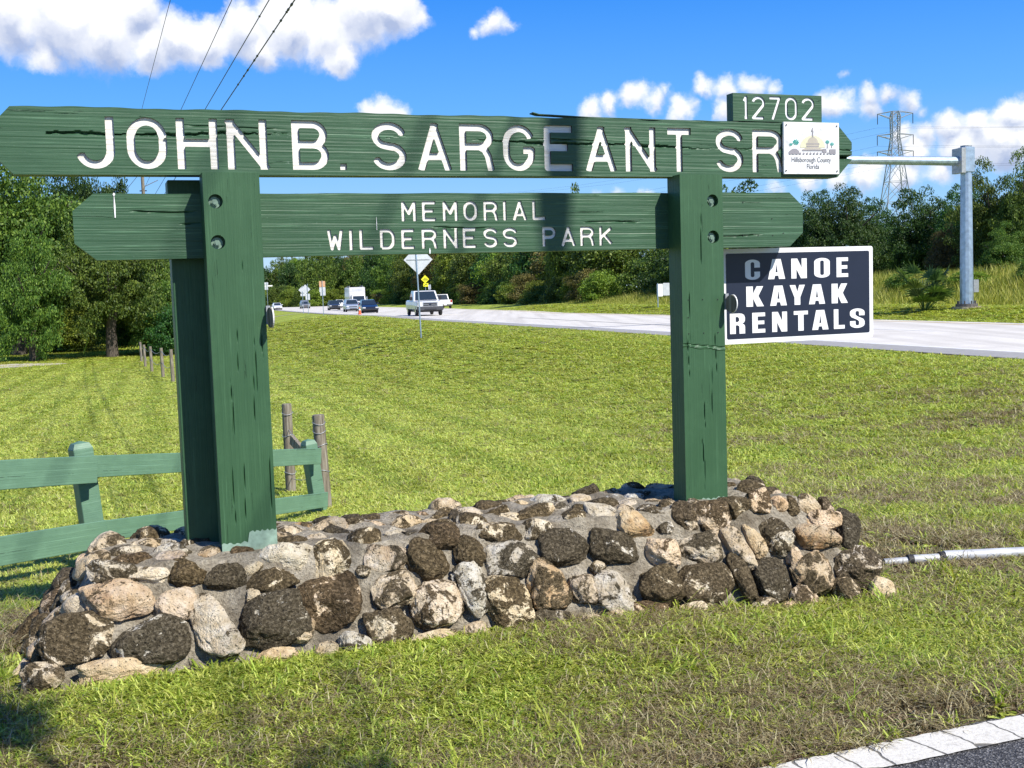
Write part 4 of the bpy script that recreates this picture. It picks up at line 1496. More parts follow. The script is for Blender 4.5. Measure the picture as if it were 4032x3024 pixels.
SB = [(60, 240, 160, 90, 0, .7, .1), (190, 210, 115, 90, 0, .85, 0), (120, 330, 185, 130, 0, .75, 0), (330, 195, 130, 60, 0, .5, .5), (470, 190, 70, 90, 0, .5, .6), (580, 190, 190, 70, 0, .65, .1),
      (330, 292, 130, 130, 25, .2, .2), (410, 300, 120, 130, 0, .85, 0), (575, 312, 215, 155, 0, .83, .05), (740, 232, 180, 140, 0, .58, 0), (900, 185, 175, 75, 0, .85, 0), (260, 440, 235, 150, 0, .55, .75),
      (500, 452, 225, 235, 0, .93, 0), (740, 405, 165, 185, 0, .85, 0), (918, 292, 250, 125, 0, .62, .1), (1110, 185, 265, 100, 0, .72, .3), (1140, 268, 185, 120, 0, .55, .1), (985, 440, 310, 215, -10, .6, .4),
      (1295, 372, 285, 185, 0, .80, .15), (1345, 205, 155, 100, 0, .72, 0), (1500, 180, 195, 130, 0, .2, .2), (1200, 108, 205, 65, 0, .28, 0), (1030, 120, 105, 50, 0, .5, .4), (935, 115, 95, 50, 0, .8, 0),
      (1385, 105, 135, 60, 0, .25, .4), (1560, 98, 130, 50, 0, .55, 0), (1700, 85, 115, 50, 0, .25, 0), (1700, 240, 190, 150, 0, .3, .8), (1600, 372, 300, 190, 12, .80, .15), (1870, 402, 190, 165, 0, .34, .1),
      (1840, 100, 150, 55, 0, .5, .7), (310, 622, 240, 215, 0, .42, .35), (280, 832, 265, 200, 0, .75, .1), (560, 705, 290, 250, 0, .52, 0), (770, 625, 175, 290, -14, .45, .1),
      (980, 690, 275, 290, 0, .6, 0), (1205, 592, 215, 265, 0, .5, .9), (1405, 622, 160, 160, 0, .5, .55), (1590, 642, 225, 240, 0, .38, .4), (1850, 612, 240, 230, 0, .85, 0), (80, 932, 175, 130, 0, .4, .1),
      (520, 905, 290, 70, -8, .18, .45), (780, 855, 150, 80, 0, .4, .4), (1230, 795, 225, 110, 0, .72, .3), (1440, 805, 140, 60, 0, .3, .3), (1780, 740, 250, 100, 0, .6, .2), (640, 120, 110, 40, 0, .5, .4), (1610, 760, 120, 60, 0, .4, .2)]
SC = [(170, 210, 245, 185, 0, .62, .1), (90, 130, 130, 60, 0, .4, .5), (115, 382, 240, 170, 0, .55, .6), (140, 590, 315, 235, 0, .80, .15), (70, 745, 165, 90, 0, .2, .2), (325, 390, 115, 260, -14, .25, .5),
      (415, 330, 90, 200, -12, .2, .5), (350, 545, 120, 260, -8, .85, .2), (550, 312, 185, 205, 0, .65, .15), (520, 562, 210, 235, 0, .78, .3), (440, 110, 155, 140, 0, .55, .15), (300, 120, 160, 90, 0, .8, 0),
      (560, 130, 100, 90, 0, .35, .5), (640, 135, 80, 110, 0, .7, .1), (740, 130, 150, 110, 25, .35, .4), (830, 125, 70, 100, 0, .55, .5), (830, 222, 210, 110, 15, .3, .3), (790, 315, 255, 130, 10, .40, 1.0),
      (965, 265, 130, 235, 20, .85, 0), (765, 522, 265, 225, 0, .50, .75), (1040, 480, 290, 225, 12, .74, .1), (1165, 642, 150, 160, 10, .15, .3), (945, 615, 160, 140, 0, .62, .35), (700, 655, 155, 110, 0, .6, .2),
      (480, 705, 150, 90, 0, .4, .3), (10, 190, 150, 180, 0, .85, 0), (650, 430, 90, 90, 0, .3, .2)]
stone_i = 0
placed = []


def put_stone(p, nrm, wdt, hgt, rot, amt, tan, hi=True, proud=.0):
    global stone_i
    stone_i += 1
    V, Fc = rock(100 + stone_i, hi)
    thick = min(wdt, hgt) * .62
    thick = max(.040, min(.095, thick))
    V = V * np.array([wdt * .570, hgt * .570, thick * .66])
    me_ = np_mesh('stone', V, Fc, True)
    o = link('stone', me_, wall, M['stone'])
    up = Vector((0, 0, 1)) if abs(nrm.z) < .8 else Vector((0, 1, 0))
    xax = up.cross(nrm).normalized(); yax = nrm.cross(xax).normalized()
    Rm = Matrix((xax, yax, nrm)).transposed().to_4x4()
    o.matrix_local = Matrix.Translation(p + nrm * (proud)) @ Rm @ Matrix.Rotation(R(rot), 4, 'Z') @ Matrix.Rotation(random.uniform(-.12, .12), 4, 'X') @ Matrix.Rotation(random.uniform(-.12, .12), 4, 'Y')
    o.color = (amt, tan, random.random(), 1)
    placed.append((p, max(wdt, hgt)))


for lst, fn in ((SA, ZA), (SB, ZBm), (SC, ZC)):
    for (x, y, w_, h_, rot, amt, tan) in lst:
        px_, py_ = fn(x, y)
        p, nrm, tdist, pl, ok = wall_hit(px_, py_)
        k = tdist / 1.476 / FPX * 1.0
        ww, hh = w_ * k, h_ * k
        if pl == 0: hh = max(hh * 1.9, ww * .55); hh = min(hh, ww * 1.1)
        else: hh *= 1.06
        if pl in (2, 4): ww *= 1.15
        put_stone(p, nrm, ww * 1.02, hh * 1.02, -rot, amt, tan, True, -.016 if pl == 0 else -.006)
# fill the parts the list leaves out: rest of the top, back and ends
rr_ = random.Random(3)
for k in range(3200):
    f = rr_.choice((0, 0, 0, 2, 3, 3, 4, 4, 1, 1, 1))
    u, v = rr_.random(), rr_.random()
    qd = {0: (T_[0], T_[1], T_[2], T_[3]), 1: (B[0], B[1], T_[1], T_[0]), 2: (B[1], B[2], T_[2], T_[1]), 3: (B[2], B[3], T_[3], T_[2]), 4: (B[3], B[0], T_[0], T_[3])}[f]
    a, b, c, d = map(Vector, qd)
    p = a.lerp(b, u).lerp(d.lerp(c, u), v)
    s_ = rr_.uniform(.10, .17) if f != 1 else rr_.uniform(.05, .10)
    if any((p - q).length < (r_ + s_) * (.44 if f != 1 else .50) for q, r_ in placed): continue
    if f == 0 and (min(abs(p.x - .06), abs(p.x - S_ - .17)) < .24 and -.1 < p.y < .40): continue
    put_stone(p, PL[f][0], s_ * rr_.uniform(1, 1.3), s_ * .9, rr_.uniform(-30, 30), rr_.choice((.25, .5, .7, .85)), rr_.random() * .6, f in (0, 1), -.018 if f == 0 else 0.0)

# ------------------------------------------------------------------ green ranch fence (left) and round posts
def world_at(px, py, Y): return at(px, py, Y)


fence = empty('board_fence', (-2.2, 7.4, gz(-2.2, 7.4)), 'pale green two rail board fence running behind the left end of the stone wall', 'fence')
fl = fence.location.copy()


def beam(name, p, q, h, th, mat, parent, origin, bev=.003, ext=0.0, lean=0.0):
    """board from p to q (their top edges' ends), height h, thickness th, grain along x"""
    p, q = Vector(p), Vector(q); d = (q - p); Ln = d.length; d.normalize()
    yax = Vector((-d.y, d.x, 0)).normalized(); zax = d.cross(yax).normalized()
    Mt = Matrix((d, yax, zax)).transposed().to_4x4()
    mb_ = MB(); mb_.box(-ext, Ln + ext, -th / 2, th / 2, -h, 0, bev=bev)
    o = mb_.build(name, mat, parent)
    o.matrix_local = Matrix.Translation(p - origin) @ Mt @ Matrix.Rotation(lean, 4, 'X')
    return o


pA1, pA2 = at(-60, 1815, 6.75), at(382, 1793, 7.40)
pB1, pB2 = at(372, 1794, 7.43), at(1262, 1764, 10.2)
beam('rail', pA1, pA2, .178, .022, M['fence'], fence, fl)
beam('rail', pB1, pB2, .142, .022, M['fence'], fence, fl)
qA1, qA2 = at(-60, 2122, 6.75), at(420, 2047, 7.45)
qB1, qB2 = at(410, 2050, 7.47), at(1288, 1937, 10.25)
beam('rail', qA1, qA2, .178, .022, M['fence'], fence, fl)
beam('rail', qB1, qB2, .135, .022, M['fence'], fence, fl)
for (tpx, tpy, btx, bty, Y, wd) in ((312, 1736, 372, 2140, 7.52, .128), (1212, 1728, 1262, 2045, 10.32, .115)):
    a_, b_ = at(tpx, tpy, Y), at(btx, bty, Y)
    d = (a_ - b_).normalized()
    b_ = b_ - d * .35
    Lh = (a_ - b_).length
    xx = Vector((.80, .60, 0)) - d * Vector((.80, .60, 0)).dot(d); xx.normalize(); yy = d.cross(xx)
    mb = MB(); h_ = wd / 2
    mb.box(-h_, h_, -h_, h_, 0, Lh - .05, bev=.004)
    # pyramid-like rounded cap
    c_ = h_ * .98
    vs = [(-c_, -c_, Lh - .05), (c_, -c_, Lh - .05), (c_, c_, Lh - .05), (-c_, c_, Lh - .05), (-c_ * .75, -c_ * .75, Lh - .015), (c_ * .75, -c_ * .75, Lh - .015), (c_ * .75, c_ * .75, Lh - .015), (-c_ * .75, c_ * .75, Lh - .015), (0, 0, Lh)]
    mb.add(vs, [(0, 1, 5, 4), (1, 2, 6, 5), (2, 3, 7, 6), (3, 0, 4, 7), (4, 5, 8), (5, 6, 8), (6, 7, 8), (7, 4, 8)])
    o = mb.build('fence_post', M['fence'], fence)
    o.matrix_local = Matrix.Translation(b_ - fl) @ Matrix((xx, yy, d)).transposed().to_4x4()


def round_post(tx_, ty_, bx_, by_, Y, r, label, group=None):
    a_, b_ = at(tx_, ty_, Y), at(bx_, by_, Y)
    d = (a_ - b_).normalized(); b0_ = b_ - d * .25
    t = empty('wooden_post', b_, label, 'post', group)
    mb = MB(); n = 14
    pts = [b0_ + (a_ - b0_) * k for k in (0, .3, .6, .85, .985, 1)]
    mb.tube([p - b_ for p in pts], [r * 1.05, r * 1.03, r, r * .98, r * .97, r * .93], n)
    mb.build('shaft', M['round_post'], t)
    return t, a_, b_, d


t1, a1_, b1_, d1_ = round_post(1128, 1590, 1147, 1955, 11.9, .052, 'slim weathered round post just left of the end of the green fence')
t2, a2_, b2_, d2_ = round_post(1252, 1633, 1285, 2030, 10.55, .058, 'thicker weathered round post wrapped with wire right of the fence end')
for t_, aa_, dd_, hs_ in ((t1, a1_, d1_, (.10, .33, .72)), (t2, a2_, d2_, (.08, .16, .28, .52))):
    base_ = t_.location
    for h_ in hs_:
        c_ = aa_ - dd_ * h_ - base_
        mb = MB(); n = 14
        mb.tube([(c_.x + .061 * math.cos(k * 2 * math.pi / n), c_.y + .061 * math.sin(k * 2 * math.pi / n), c_.z + .012 * math.sin(k * .9 + h_ * 9)) for k in range(n + 1)], .0035, 5, caps=False)
        mb.build('wire_wrap', M['galv_post'], t_)
# slack strands between the two posts
mb = MB()
p0, p1 = a1_ - d1_ * .25, a2_ - d2_ * .38
mb.tube([p0.lerp(p1, k / 8) + Vector((0, 0, -.10 * math.sin(math.pi * k / 8))) for k in range(9)], .0035, 5)
o = mb.build('fence_wire', M['galv_post']); props(o, 'loose upper wire strand drooping between the two near wooden posts', 'wire', 'slack wires between the near round posts')
mb = MB()
p0, p1 = a1_ - d1_ * .78, a2_ - d2_ * .50
mb.tube([p0.lerp(p1, k / 8) + Vector((0, 0, -.06 * math.sin(math.pi * k / 8))) for k in range(9)], .0035, 5)
o = mb.build('fence_wire', M['galv_post']); props(o, 'lower wire strand bowed between the two near wooden posts', 'wire', 'slack wires between the near round posts')
# old wooden brace leaning on the slim post
pa, pb = at(1150, 1712, 11.6), at(1205, 1775, 11.3)
o = beam('wooden_brace', pa, pb, .10, .04, M['round_post'], None, Vector((0, 0, 0)))
props(o, 'short dark brace board slanting down from the slim round post', 'board')

# far fence line of thin posts
far_posts = [(657, 1385, 660, 1517, 45, 'nearest'), (618, 1367, 622, 1485, 50, 'second nearest'), (571, 1352, 583, 1454, 56, 'middle'), (546, 1341, 558, 1430, 62, 'second farthest'), (535, 1331, 541, 1410, 69, 'farthest')]
tops = []
for (x0, y0, x1, y1, Y, which) in far_posts:
    b_ = foot((x0 + x1) / 2 + 4, Y)
    hgt = (y1 - y0) / FPX * Y
    t = empty('wooden_post', b_, '%s of the five thin wooden posts crossing the lawn left of the sign' % which, 'post', 'thin posts of the far wire fence')
    mb = MB(); mb.tube([(0, 0, -.3), (-.03, 0, hgt)], [.075, .068], 10); mb.build('shaft', M['round_post'], t)
    tops.append(b_ + Vector((-.03, 0, hgt)))
for k in range(4):
    for dz, nm in ((.12, 'top'), (.62, 'lower')):
        mb = MB(); p0, p1 = tops[k] - Vector((0, 0, dz)), tops[k + 1] - Vector((0, 0, dz))
        mb.tube([p0.lerp(p1, q / 6) + Vector((0, 0, -.18 * math.sin(math.pi * q / 6))) for q in range(7)], .012, 4)
        o = mb.build('fence_wire', M['galv_post'])
        props(o, '%s sagging wire between the %s and %s far thin posts' % (nm, far_posts[k][5], far_posts[k + 1][5]), 'wire', 'sagging wires of the far fence')

# yellow guy marker on the far lawn
g0 = onground(327, 1398); g1 = at(352, 1322, g0.y)
t = empty('guy_marker', g0, 'thin yellow guy wire guard leaning on the lawn left of the big trunk', 'guard')
mb = MB(); mb.tube([(0, 0, -.1), g1 - g0], .05, 8); mb.build('tube', M['yellow'], t)

# ------------------------------------------------------------------ grey pipe on the grass, right
t = empty('metal_pipe', onground(3600, 2225), 'long grey metal pipe with two broken joints lying on grass right of the wall', 'pipe')
o_ = t.location
Pp = []
for (x_, y_) in ((3470, 2240), (3583, 2229), (3705, 2219), (4120, 2196)):
    g_ = onground(x_, y_ + 4); Pp.append(g_ + Vector((0, 0, .022)))
Pp = [Pp[0].lerp(Pp[3], q) + Vector((0, 0, .012)) for q in (0, .17, .36, 1)]
for i, (rd, dn) in enumerate(((.021, -.008), (.025, 0), (.031, .008))):
    p0, p1 = Pp[i], Pp[i + 1]; d = (p1 - p0).normalized()
    mb = MB(); mb.tube([p0 + d * .015 - o_ + Vector((0, 0, dn)), p1 - d * .01 - o_ + Vector((0, 0, dn * .6))], rd, 18); mb.build('pipe_section', M['pipe'], t)
    if i:
        mb = MB(); mb.tube([p0 - d * .012 - o_, p0 + d * .018 - o_], rd * 1.12, 16); mb.build('joint', M['dark'], t)

# ------------------------------------------------------------------ cantilever mast by the road
pb = foot(3806, 46.0)
pb.z = EYE - (1205 - (1142 - .03225 * (3806 - 2016))) / FPX * 46.0
mast = empty('signal_mast', pb, 'tall tapered galvanised steel mast with one long arm beyond the road at right', 'mast')
topz = 6.28
mb = MB(); mb.tube([(0, 0, .1), (-.02, 0, topz)], [.262, .205], 12, smooth=False); mb.build('pole', M['galv'], mast)
mb = MB(); mb.tube([(-.02, 0, topz + .002), (-.02, 0, topz + .05)], .22, 12, smooth=False); mb.build('pole_cap', M['galv_post'], mast)
mb = MB(); mb.tube([(0, 0, .0), (0, 0, .10)], .42, 16, smooth=False); mb.build('base_plate', M['rusty'], mast)
mb = MB(); mb.tube([(0, 0, -.6), (0, 0, -.01)], .56, 18, smooth=False); mb.build('concrete_footing', M['mortar'], mast)
for k in range(8):
    a_ = k * math.pi / 4 + .2
    mb = MB(); mb.tube([(.34 * math.cos(a_), .34 * math.sin(a_), .1), (.34 * math.cos(a_), .34 * math.sin(a_), .22)], .03, 6); mb.build('anchor_bolt', M['rusty'], mast)
ad = Vector((-.957, -.29, .0)).normalized()
az = topz - .56
ps = Vector((-.02, 0, az))
mb = MB(); mb.tube([ps + ad * .42, ps + ad * 13.5 + Vector((0, 0, .12))], [.178, .13], 14, smooth=False); mb.build('arm', M['galv'], mast)
Rz = Matrix.Rotation(math.atan2(ad.y, ad.x), 4, 'Z')
mb = MB(); mb.box(.24, .44, -.30, .30, -.48, .50, M=Matrix.Translation(ps) @ Rz, bev=.01); mb.build('arm_bracket', M['galv_post'], mast)
mb = MB(); mb.box(-.235, .235, -.235, .235, -.44, .545, M=Matrix.Translation(ps) @ Rz, bev=.02); mb.build('arm_collar', M['galv'], mast)
mb = MB(); mb.box(.10, .30, -.02, .12, .55, 1.05, M=Matrix.Translation((.14, -.1, 0))); mb.build('hand_hole_box', M['galv_post'], mast)

# ------------------------------------------------------------------ lattice transmission tower
TY = 350.0
tb = foot(3528, TY)
tow = empty('transmission_tower', (tb.x, tb.y, tb.z), 'tall grey lattice transmission tower rising behind the trees on the right', 'pylon')
k_ = TY / FPX
H_ = (1093 - 447) * k_ + EYE - tb.z
tm = plain('tower_steel', (.30, .32, .35), .6, .3)


def zpix(y): return (1093 - y) * k_ + EYE - tb.z


lev = [(0, 8.6), (zpix(800), 4.9), (zpix(640), 2.7), (zpix(590), 2.1), (zpix(548), 1.5), (zpix(470), 1.7), (zpix(450), 1.2)]
lev = [(z, w_ / 1.0) for z, w_ in lev]
mb = MB(); leg = []
for sx_, sy_ in ((-1, -1), (1, -1), (1, 1), (-1, 1)):
    mb = MB(); mb.tube([(sx_ * w_ / 1.0 * .5 * 1.4, sy_ * w_ * .5 * 1.4, z) for z, w_ in lev], [.17] * len(lev), 4, smooth=False); mb.build('tower_leg', tm, tow)
mb = MB()
for i in range(len(lev) - 1):
    (z0, w0), (z1, w1) = lev[i], lev[i + 1]
    n = 3 if i == 0 else 2 if i == 1 else 1 if i in (2, 3) else 2 if i == 4 else 1
    for q in range(n):
        za, zb_ = z0 + (z1 - z0) * q / n, z0 + (z1 - z0) * (q + 1) / n
        wa, wb_ = (w0 + (w1 - w0) * q / n) * .7, (w0 + (w1 - w0) * (q + 1) / n) * .7
        C4 = lambda w_, z: [(-w_, -w_, z), (w_, -w_, z), (w_, w_, z), (-w_, w_, z)]
        A4, B4 = C4(wa, za), C4(wb_, zb_)
        for e in range(4):
            f = (e + 1) % 4
            mb.tube([A4[e], B4[f]], .095, 3, smooth=False, caps=False); mb.tube([A4[f], B4[e]], .095, 3, smooth=False, caps=False); mb.tube([B4[e], B4[f]], .08, 3, smooth=False, caps=False)
mb.build('lattice_bracing', tm, tow)['kind'] = 'stuff'
for z_, half, up_ in ((zpix(470), 5.3, 1.5), (zpix(548), 5.4, .9), (zpix(610), 5.4, .9)):
    for s_ in (-1, 1):
        mb = MB()
        for yy in (-.9, .9):
            mb.tube([(s_ * 1.2, yy, z_ - .6), (s_ * half, 0, z_ + up_ * .6)], .11, 4, smooth=False); mb.tube([(s_ * 1.2, yy, z_ + up_), (s_ * half, 0, z_ + up_ * .6)], .10, 4, smooth=False)
        mb.tube([(s_ * 3, -.5, z_), (s_ * 3, -.5, z_ + up_ * .9)], .07, 3, smooth=False)
        mb.build('cross_arm', tm, tow)
        mb = MB(); mb.tube([(s_ * half, 0, z_ + up_ * .6), (s_ * half, 0, z_ - 2.4 if up_ < 1 else z_ - 2.2)], .12, 5); mb.build('insulator', M['steel_dark'], tow)
# faint conductors from the tower
kk = 0
for z_ in (zpix(505), zpix(575), zpix(640)):
    for s_ in (-1, 1):
        kk += 1
        p0 = tb + Vector((s_ * 5.4, 0, z_ - .5))
        for (dx, dy, dz, nm) in ((150, -120, 2.5, 'towards the right edge'), (-210, 190, 0, 'down to the left')):
            mb = MB(); p1 = p0 + Vector((dx, dy, dz + 3))
            mb.tube([p0.lerp(p1, q / 10) + Vector((0, 0, -9 * math.sin(math.pi * q / 10))) for q in range(11)], .022, 3)
            o = mb.build('conductor', M['steel_dark']); props(o, '%s conductor on the %s side of the lattice tower, running %s' % (('top', 'middle', 'bottom')[(kk - 1) // 2], 'left' if s_ < 0 else 'right', nm), 'wire', 'conductors of the lattice tower running %s' % nm)

# ------------------------------------------------------------------ overhead utility lines at the left
LX = 5.0
heights = (15.4, 9.42, 7.61, 6.72)
vp = -.362
PT = LX / (vp + .3115) * -1 if False else LX / (.362 - .3115)
pole_x = LX - .362 * PT
pt_ = Vector((pole_x, PT, gz(pole_x, PT)))
pole = empty('utility_pole', pt_, 'slender grey utility pole seen between the two sign boards at left', 'pole')
ph = 15.4 + EYE - pt_.z + .3
mb = MB(); mb.tube([(0, 0, -.5), (0, 0, ph)], [.19, .12], 12); mb.build('shaft', M['round_post'], pole)
for h_ in heights:
    mb = MB(); mb.tube([(-.30, 0, h_ + EYE - pt_.z), (.30, 0, h_ + EYE - pt_.z)], .05, 6); mb.build('insulator', M['steel_dark'], pole)
pz_ = (1190 - 745) / FPX * PT + EYE - pt_.z
mb = MB(); mb.tube([(0, 0, pz_ + 1.4), (-3.2, 2.0, pz_ - 1.2), (-8.5, 3.5, 0)], .022, 5); mb.build('guy_wire', M['galv_post'], pole)
mb = MB(); mb.tube([(0, 0, pz_), (1.3, 0, pz_ + .55)], .035, 5); mb.build('side_arm', M['galv_post'], pole)
wl_names = ('highest and leftmost', 'second from the left', 'third from the left', 'lowest and rightmost')
for k, h_ in enumerate(heights):
    t = empty('power_line', (LX, 0, h_ + EYE), '%s of the four overhead cables crossing the sky above the sign' % wl_names[k], 'cable', 'overhead cables at upper left')
    rc = (.017, .014, .015, .017)[k]
    mb = MB()
    y0_, y1_ = -22.0, PT
    n = 40
    mb.tube([(-.362 * (y0_ + (y1_ - y0_) * q / n), y0_ + (y1_ - y0_) * q / n, -.05 * math.sin(math.pi * q / n)) for q in range(n + 1)], rc, 6)
    mb.build('cable', M['steel_dark'], t)
    # clamps and splices on the cable
    r_ = random.Random(40 + k)
    ks = [r_.uniform(17, 40) for _ in range((3, 3, 2, 16)[k])]
    for y_ in ks:
        q_ = (y_ - y0_) / (y1_ - y0_); zz = -.05 * math.sin(math.pi * q_)
        ln_ = r_.uniform(.05, .16)
        mb = MB(); mb.tube([(-.362 * (y_ - ln_), y_ - ln_, zz), (-.362 * y_, y_, zz), (-.362 * (y_ + ln_), y_ + ln_, zz)], [.015, .034, .015], 6); mb.build('splice', M['steel_dark'], t)
# unseen strand added under the lowest cable to cast a shadow across the boards
mp_ = None
Pb = Vector((.312, 5.476, 2.22))
tsh = (LX - .362 * Pb.y - Pb.x) / (.849 - .362 * .755)
mc = Pb + Vector((.849, -.755, 1.14)) * tsh
shadow_caster = empty('shadow_strand', (mc.x, mc.y, 6.72 + EYE), 'unseen tapering strand added under the lowest overhead cable to shade the boards', 'shadow_caster')
mb = MB()
top_ = 6.72 + EYE - mc.z
mb.tube([(0, 0, 0), (0, 0, -.18), (.0, 0, -top_ + .15), (0, 0, -top_ - .18), (0, 0, -top_ - .48), (.0, 0, -top_ - .70), (0, 0, -top_ - .85)], [.02, .062, .088, .082, .052, .038, .006], 10)
mb.build('strand', M['shadow_caster'], shadow_caster)

# ------------------------------------------------------------------ road signs
def sign_post(name, label, px, Y, hgt, parts, rad=.035, cat='road sign', base=None, lean=0.0):
    b_ = foot(px, Y) if base is None else base
    t = empty(name, b_, label, cat)
    mb_ = MB(); mb_.tube([(0, 0, -.2), (lean, 0, hgt)], rad, 8); mb_.build('post', M['galv'], t)
    face = math.atan2(.29, .957)     # plates square to the road
    for (nm, kind, cx, cz, w_, h_, mat) in parts:
        mb_ = MB()
        if kind == 'diamond': pg = [(cx, cz - h_ / 2), (cx + w_ / 2, cz), (cx, cz + h_ / 2), (cx - w_ / 2, cz)]
        else: pg = rrect(cx - w_ / 2, cx + w_ / 2, cz - h_ / 2, cz + h_ / 2, .04, 2)[::1]
        mb_.prism(pg, rad + .004, rad + .010, M=Matrix.Rotation(face, 4, 'Z'))
        mb_.build(nm, mat, t)
    return t


b_ = foot(1650, 50.9)
Yd = 50.9; kd = Yd / FPX
zc = (1153 - 1023) * kd + EYE - b_.z
sp = sign_post('warning_sign', 'large diamond road sign seen from its pale back under the lower board', 1652, Yd, zc + .75,
               [('sign_plate', 'diamond', .0, zc, 1.30, 1.30, M['plate_back'])], rad=.034, lean=-.10)
mb = MB(); mb.box(-.52, .52, .022, .036, zc - .02, zc + .02, M=Matrix.Rotation(math.atan2(.29, .957), 4, 'Z')); mb.build('crossbar', M['galv_post'], sp)
kd = 140 / FPX
sp = sign_post('warning_sign', 'taller of the two distant white diamond signs seen from behind, right one', 1211, 140, (1168 - 1128) * kd + 1.55 + .9,
               [('sign_plate', 'diamond', -.25, (1168 - 1145) * kd + EYE + .75, 1.20, 1.20, M['plate_back']), ('sub_plate', 'rect', .0, (1168 - 1174) * kd + EYE + .75, .52, .74, M['plate_back'])])
sp = sign_post('warning_sign', 'smaller left one of the two overlapping distant white diamond signs seen from behind', 1191, 148, (1168 - 1132) * kd + 1.55 + .9,
               [('sign_plate', 'diamond', .0, (1168 - 1148) * 148 / FPX + EYE + .85, 1.0, 1.0, M['plate_back']), ('sub_plate', 'rect', .05, (1168 - 1167) * 148 / FPX + EYE + .85, .62, .34, M['plate_back'])])
kd = 118 / FPX
sp = sign_post('route_sign', 'upright rectangular sign with faded orange top panel seen from behind', 1270, 118, (1166 - 1108) * kd + EYE + .5,
               [('upper_plate', 'rect', 0, (1166 - 1119) * kd + EYE + .45, .62, .60, M['orange_back']), ('middle_plate', 'rect', 0, (1166 - 1141) * kd + EYE + .45, .62, .50, M['plate_back']), ('lower_plate', 'rect', .04, (1166 - 1157) * kd + EYE + .45, .54, .38, M['plate_back'])])
kd = 156 / FPX
b_ = foot(1675, 156)
sp = sign_post('warning_sign', 'bright yellow green diamond warning sign above a small yellow plate across the road', 1676, 156, (1152 - 1087) * kd + EYE - b_.z,
               [('sign_plate', 'diamond', -.02, (1152 - 1099) * kd + EYE - b_.z, 1.12, 1.12, M['yellow']), ('arrow_plate', 'rect', .05, (1152 - 1121) * kd + EYE - b_.z, .70, .46, M['yellow'])])
face = Matrix.Rotation(math.atan2(.29, .957), 4, 'Z')
for ch in sp.children:
    if ch.name.startswith('sign_plate') or ch.name.startswith('arrow_plate'):
        ch.location = face @ Vector((0, -.10, 0))
mb = MB(); zc = (1152 - 1099) * kd + EYE - b_.z
for k, w_ in ((.12, .20), (0, .38), (-.12, .30)):
    mb.box(-w_, w_, -.075, -.070, zc + k - .022, zc + k + .022, M=face)
mb.build('sign_lettering', M['black_print'], sp)['kind'] = 'stuff'
zc = (1152 - 1121) * kd + EYE - b_.z
mb = MB(); mb.prism([(-.16, zc - .14), (.08, zc + .02), (.14, zc - .06), (.2, zc + .14), (-.02, zc + .12), (.04, zc + .07), (-.2, zc - .08)], -.075, -.070, M=face); mb.build('arrow', M['black_print'], sp)
kd = 150 / FPX
b_ = foot(1695, 150)
sign_post('small_sign', 'small narrow grey sign on thin post behind the white pickup', 1694, 150, (1151 - 1118) * kd + EYE - b_.z,
          [('sign_plate', 'rect', -.05, (1151 - 1129) * kd + EYE - b_.z, .34, .62, M['plate_back'])])
kd = 210 / FPX
b_ = foot(1052, 210)
sign_post('street_sign', 'distant white stacked street sign just right of the left post', 1052, 210, (1172 - 1112) * kd + EYE - b_.z,
          [('upper_plate', 'rect', -.2, (1172 - 1116) * kd + EYE - b_.z, .9, .45, M['plate_back']), ('blade', 'rect', .25, (1172 - 1125) * kd + EYE - b_.z, 1.5, .22, M['white']), ('lower_plate', 'rect', -.1, (1172 - 1134) * kd + EYE - b_.z, .6, .55, M['plate_back'])])
kd = 74 / FPX
b_ = foot(2592, 74)
t = sign_post('notice_board', 'white two panel notice board half hidden left of the right post', 2590, 74, (1122 - 1114) * kd + EYE - b_.z,
              [('white_panel', 'rect', .16, (1122 - 1141) * kd + EYE - b_.z, .42, .80, M['white']), ('printed_panel', 'rect', .62, (1122 - 1138) * kd + EYE - b_.z, .46, .80, M['plate_back'])])

# traffic cone
c_ = Vector((0, 0, 0)); Xc, Yc = xy(113, near_n(113) - .25)
c_ = foot(1413, 112)
t = empty('traffic_cone', c_, 'orange traffic cone at the near road edge in front of the dark sedan', 'cone')
mb = MB(); mb.tube([(0, 0, .03), (0, 0, .76)], [.17, .04], 14); mb.build('cone_body', M['orange'], t)
mb = MB(); mb.box(-.22, .22, -.22, .22, 0, .035, bev=.01); mb.build('base', M['orange'], t)
mb = MB(); mb.tube([(0, 0, .45), (0, 0, .58)], [.097, .078], 14, caps=False); mb.build('white_band', M['white'], t)


# ------------------------------------------------------------------ vehicles
def wheel(parent, x, y, r, wd):
    mb_ = MB(); mb_.tube([(x, y - wd / 2, r), (x, y - wd / 2 + .03, r), (x, y + wd / 2 - .03, r), (x, y + wd / 2, r)], [r * .9, r, r, r * .9], 18)
    w_ = mb_.build('wheel', M['dark'], parent)
    s_ = 1 if y > 0 else -1
    mb_ = MB(); mb_.tube([(x, y + s_ * (wd / 2 - .01), r), (x, y + s_ * (wd / 2 + .012), r)], [r * .62, r * .58], 14); mb_.build('rim', M['chrome'], w_)


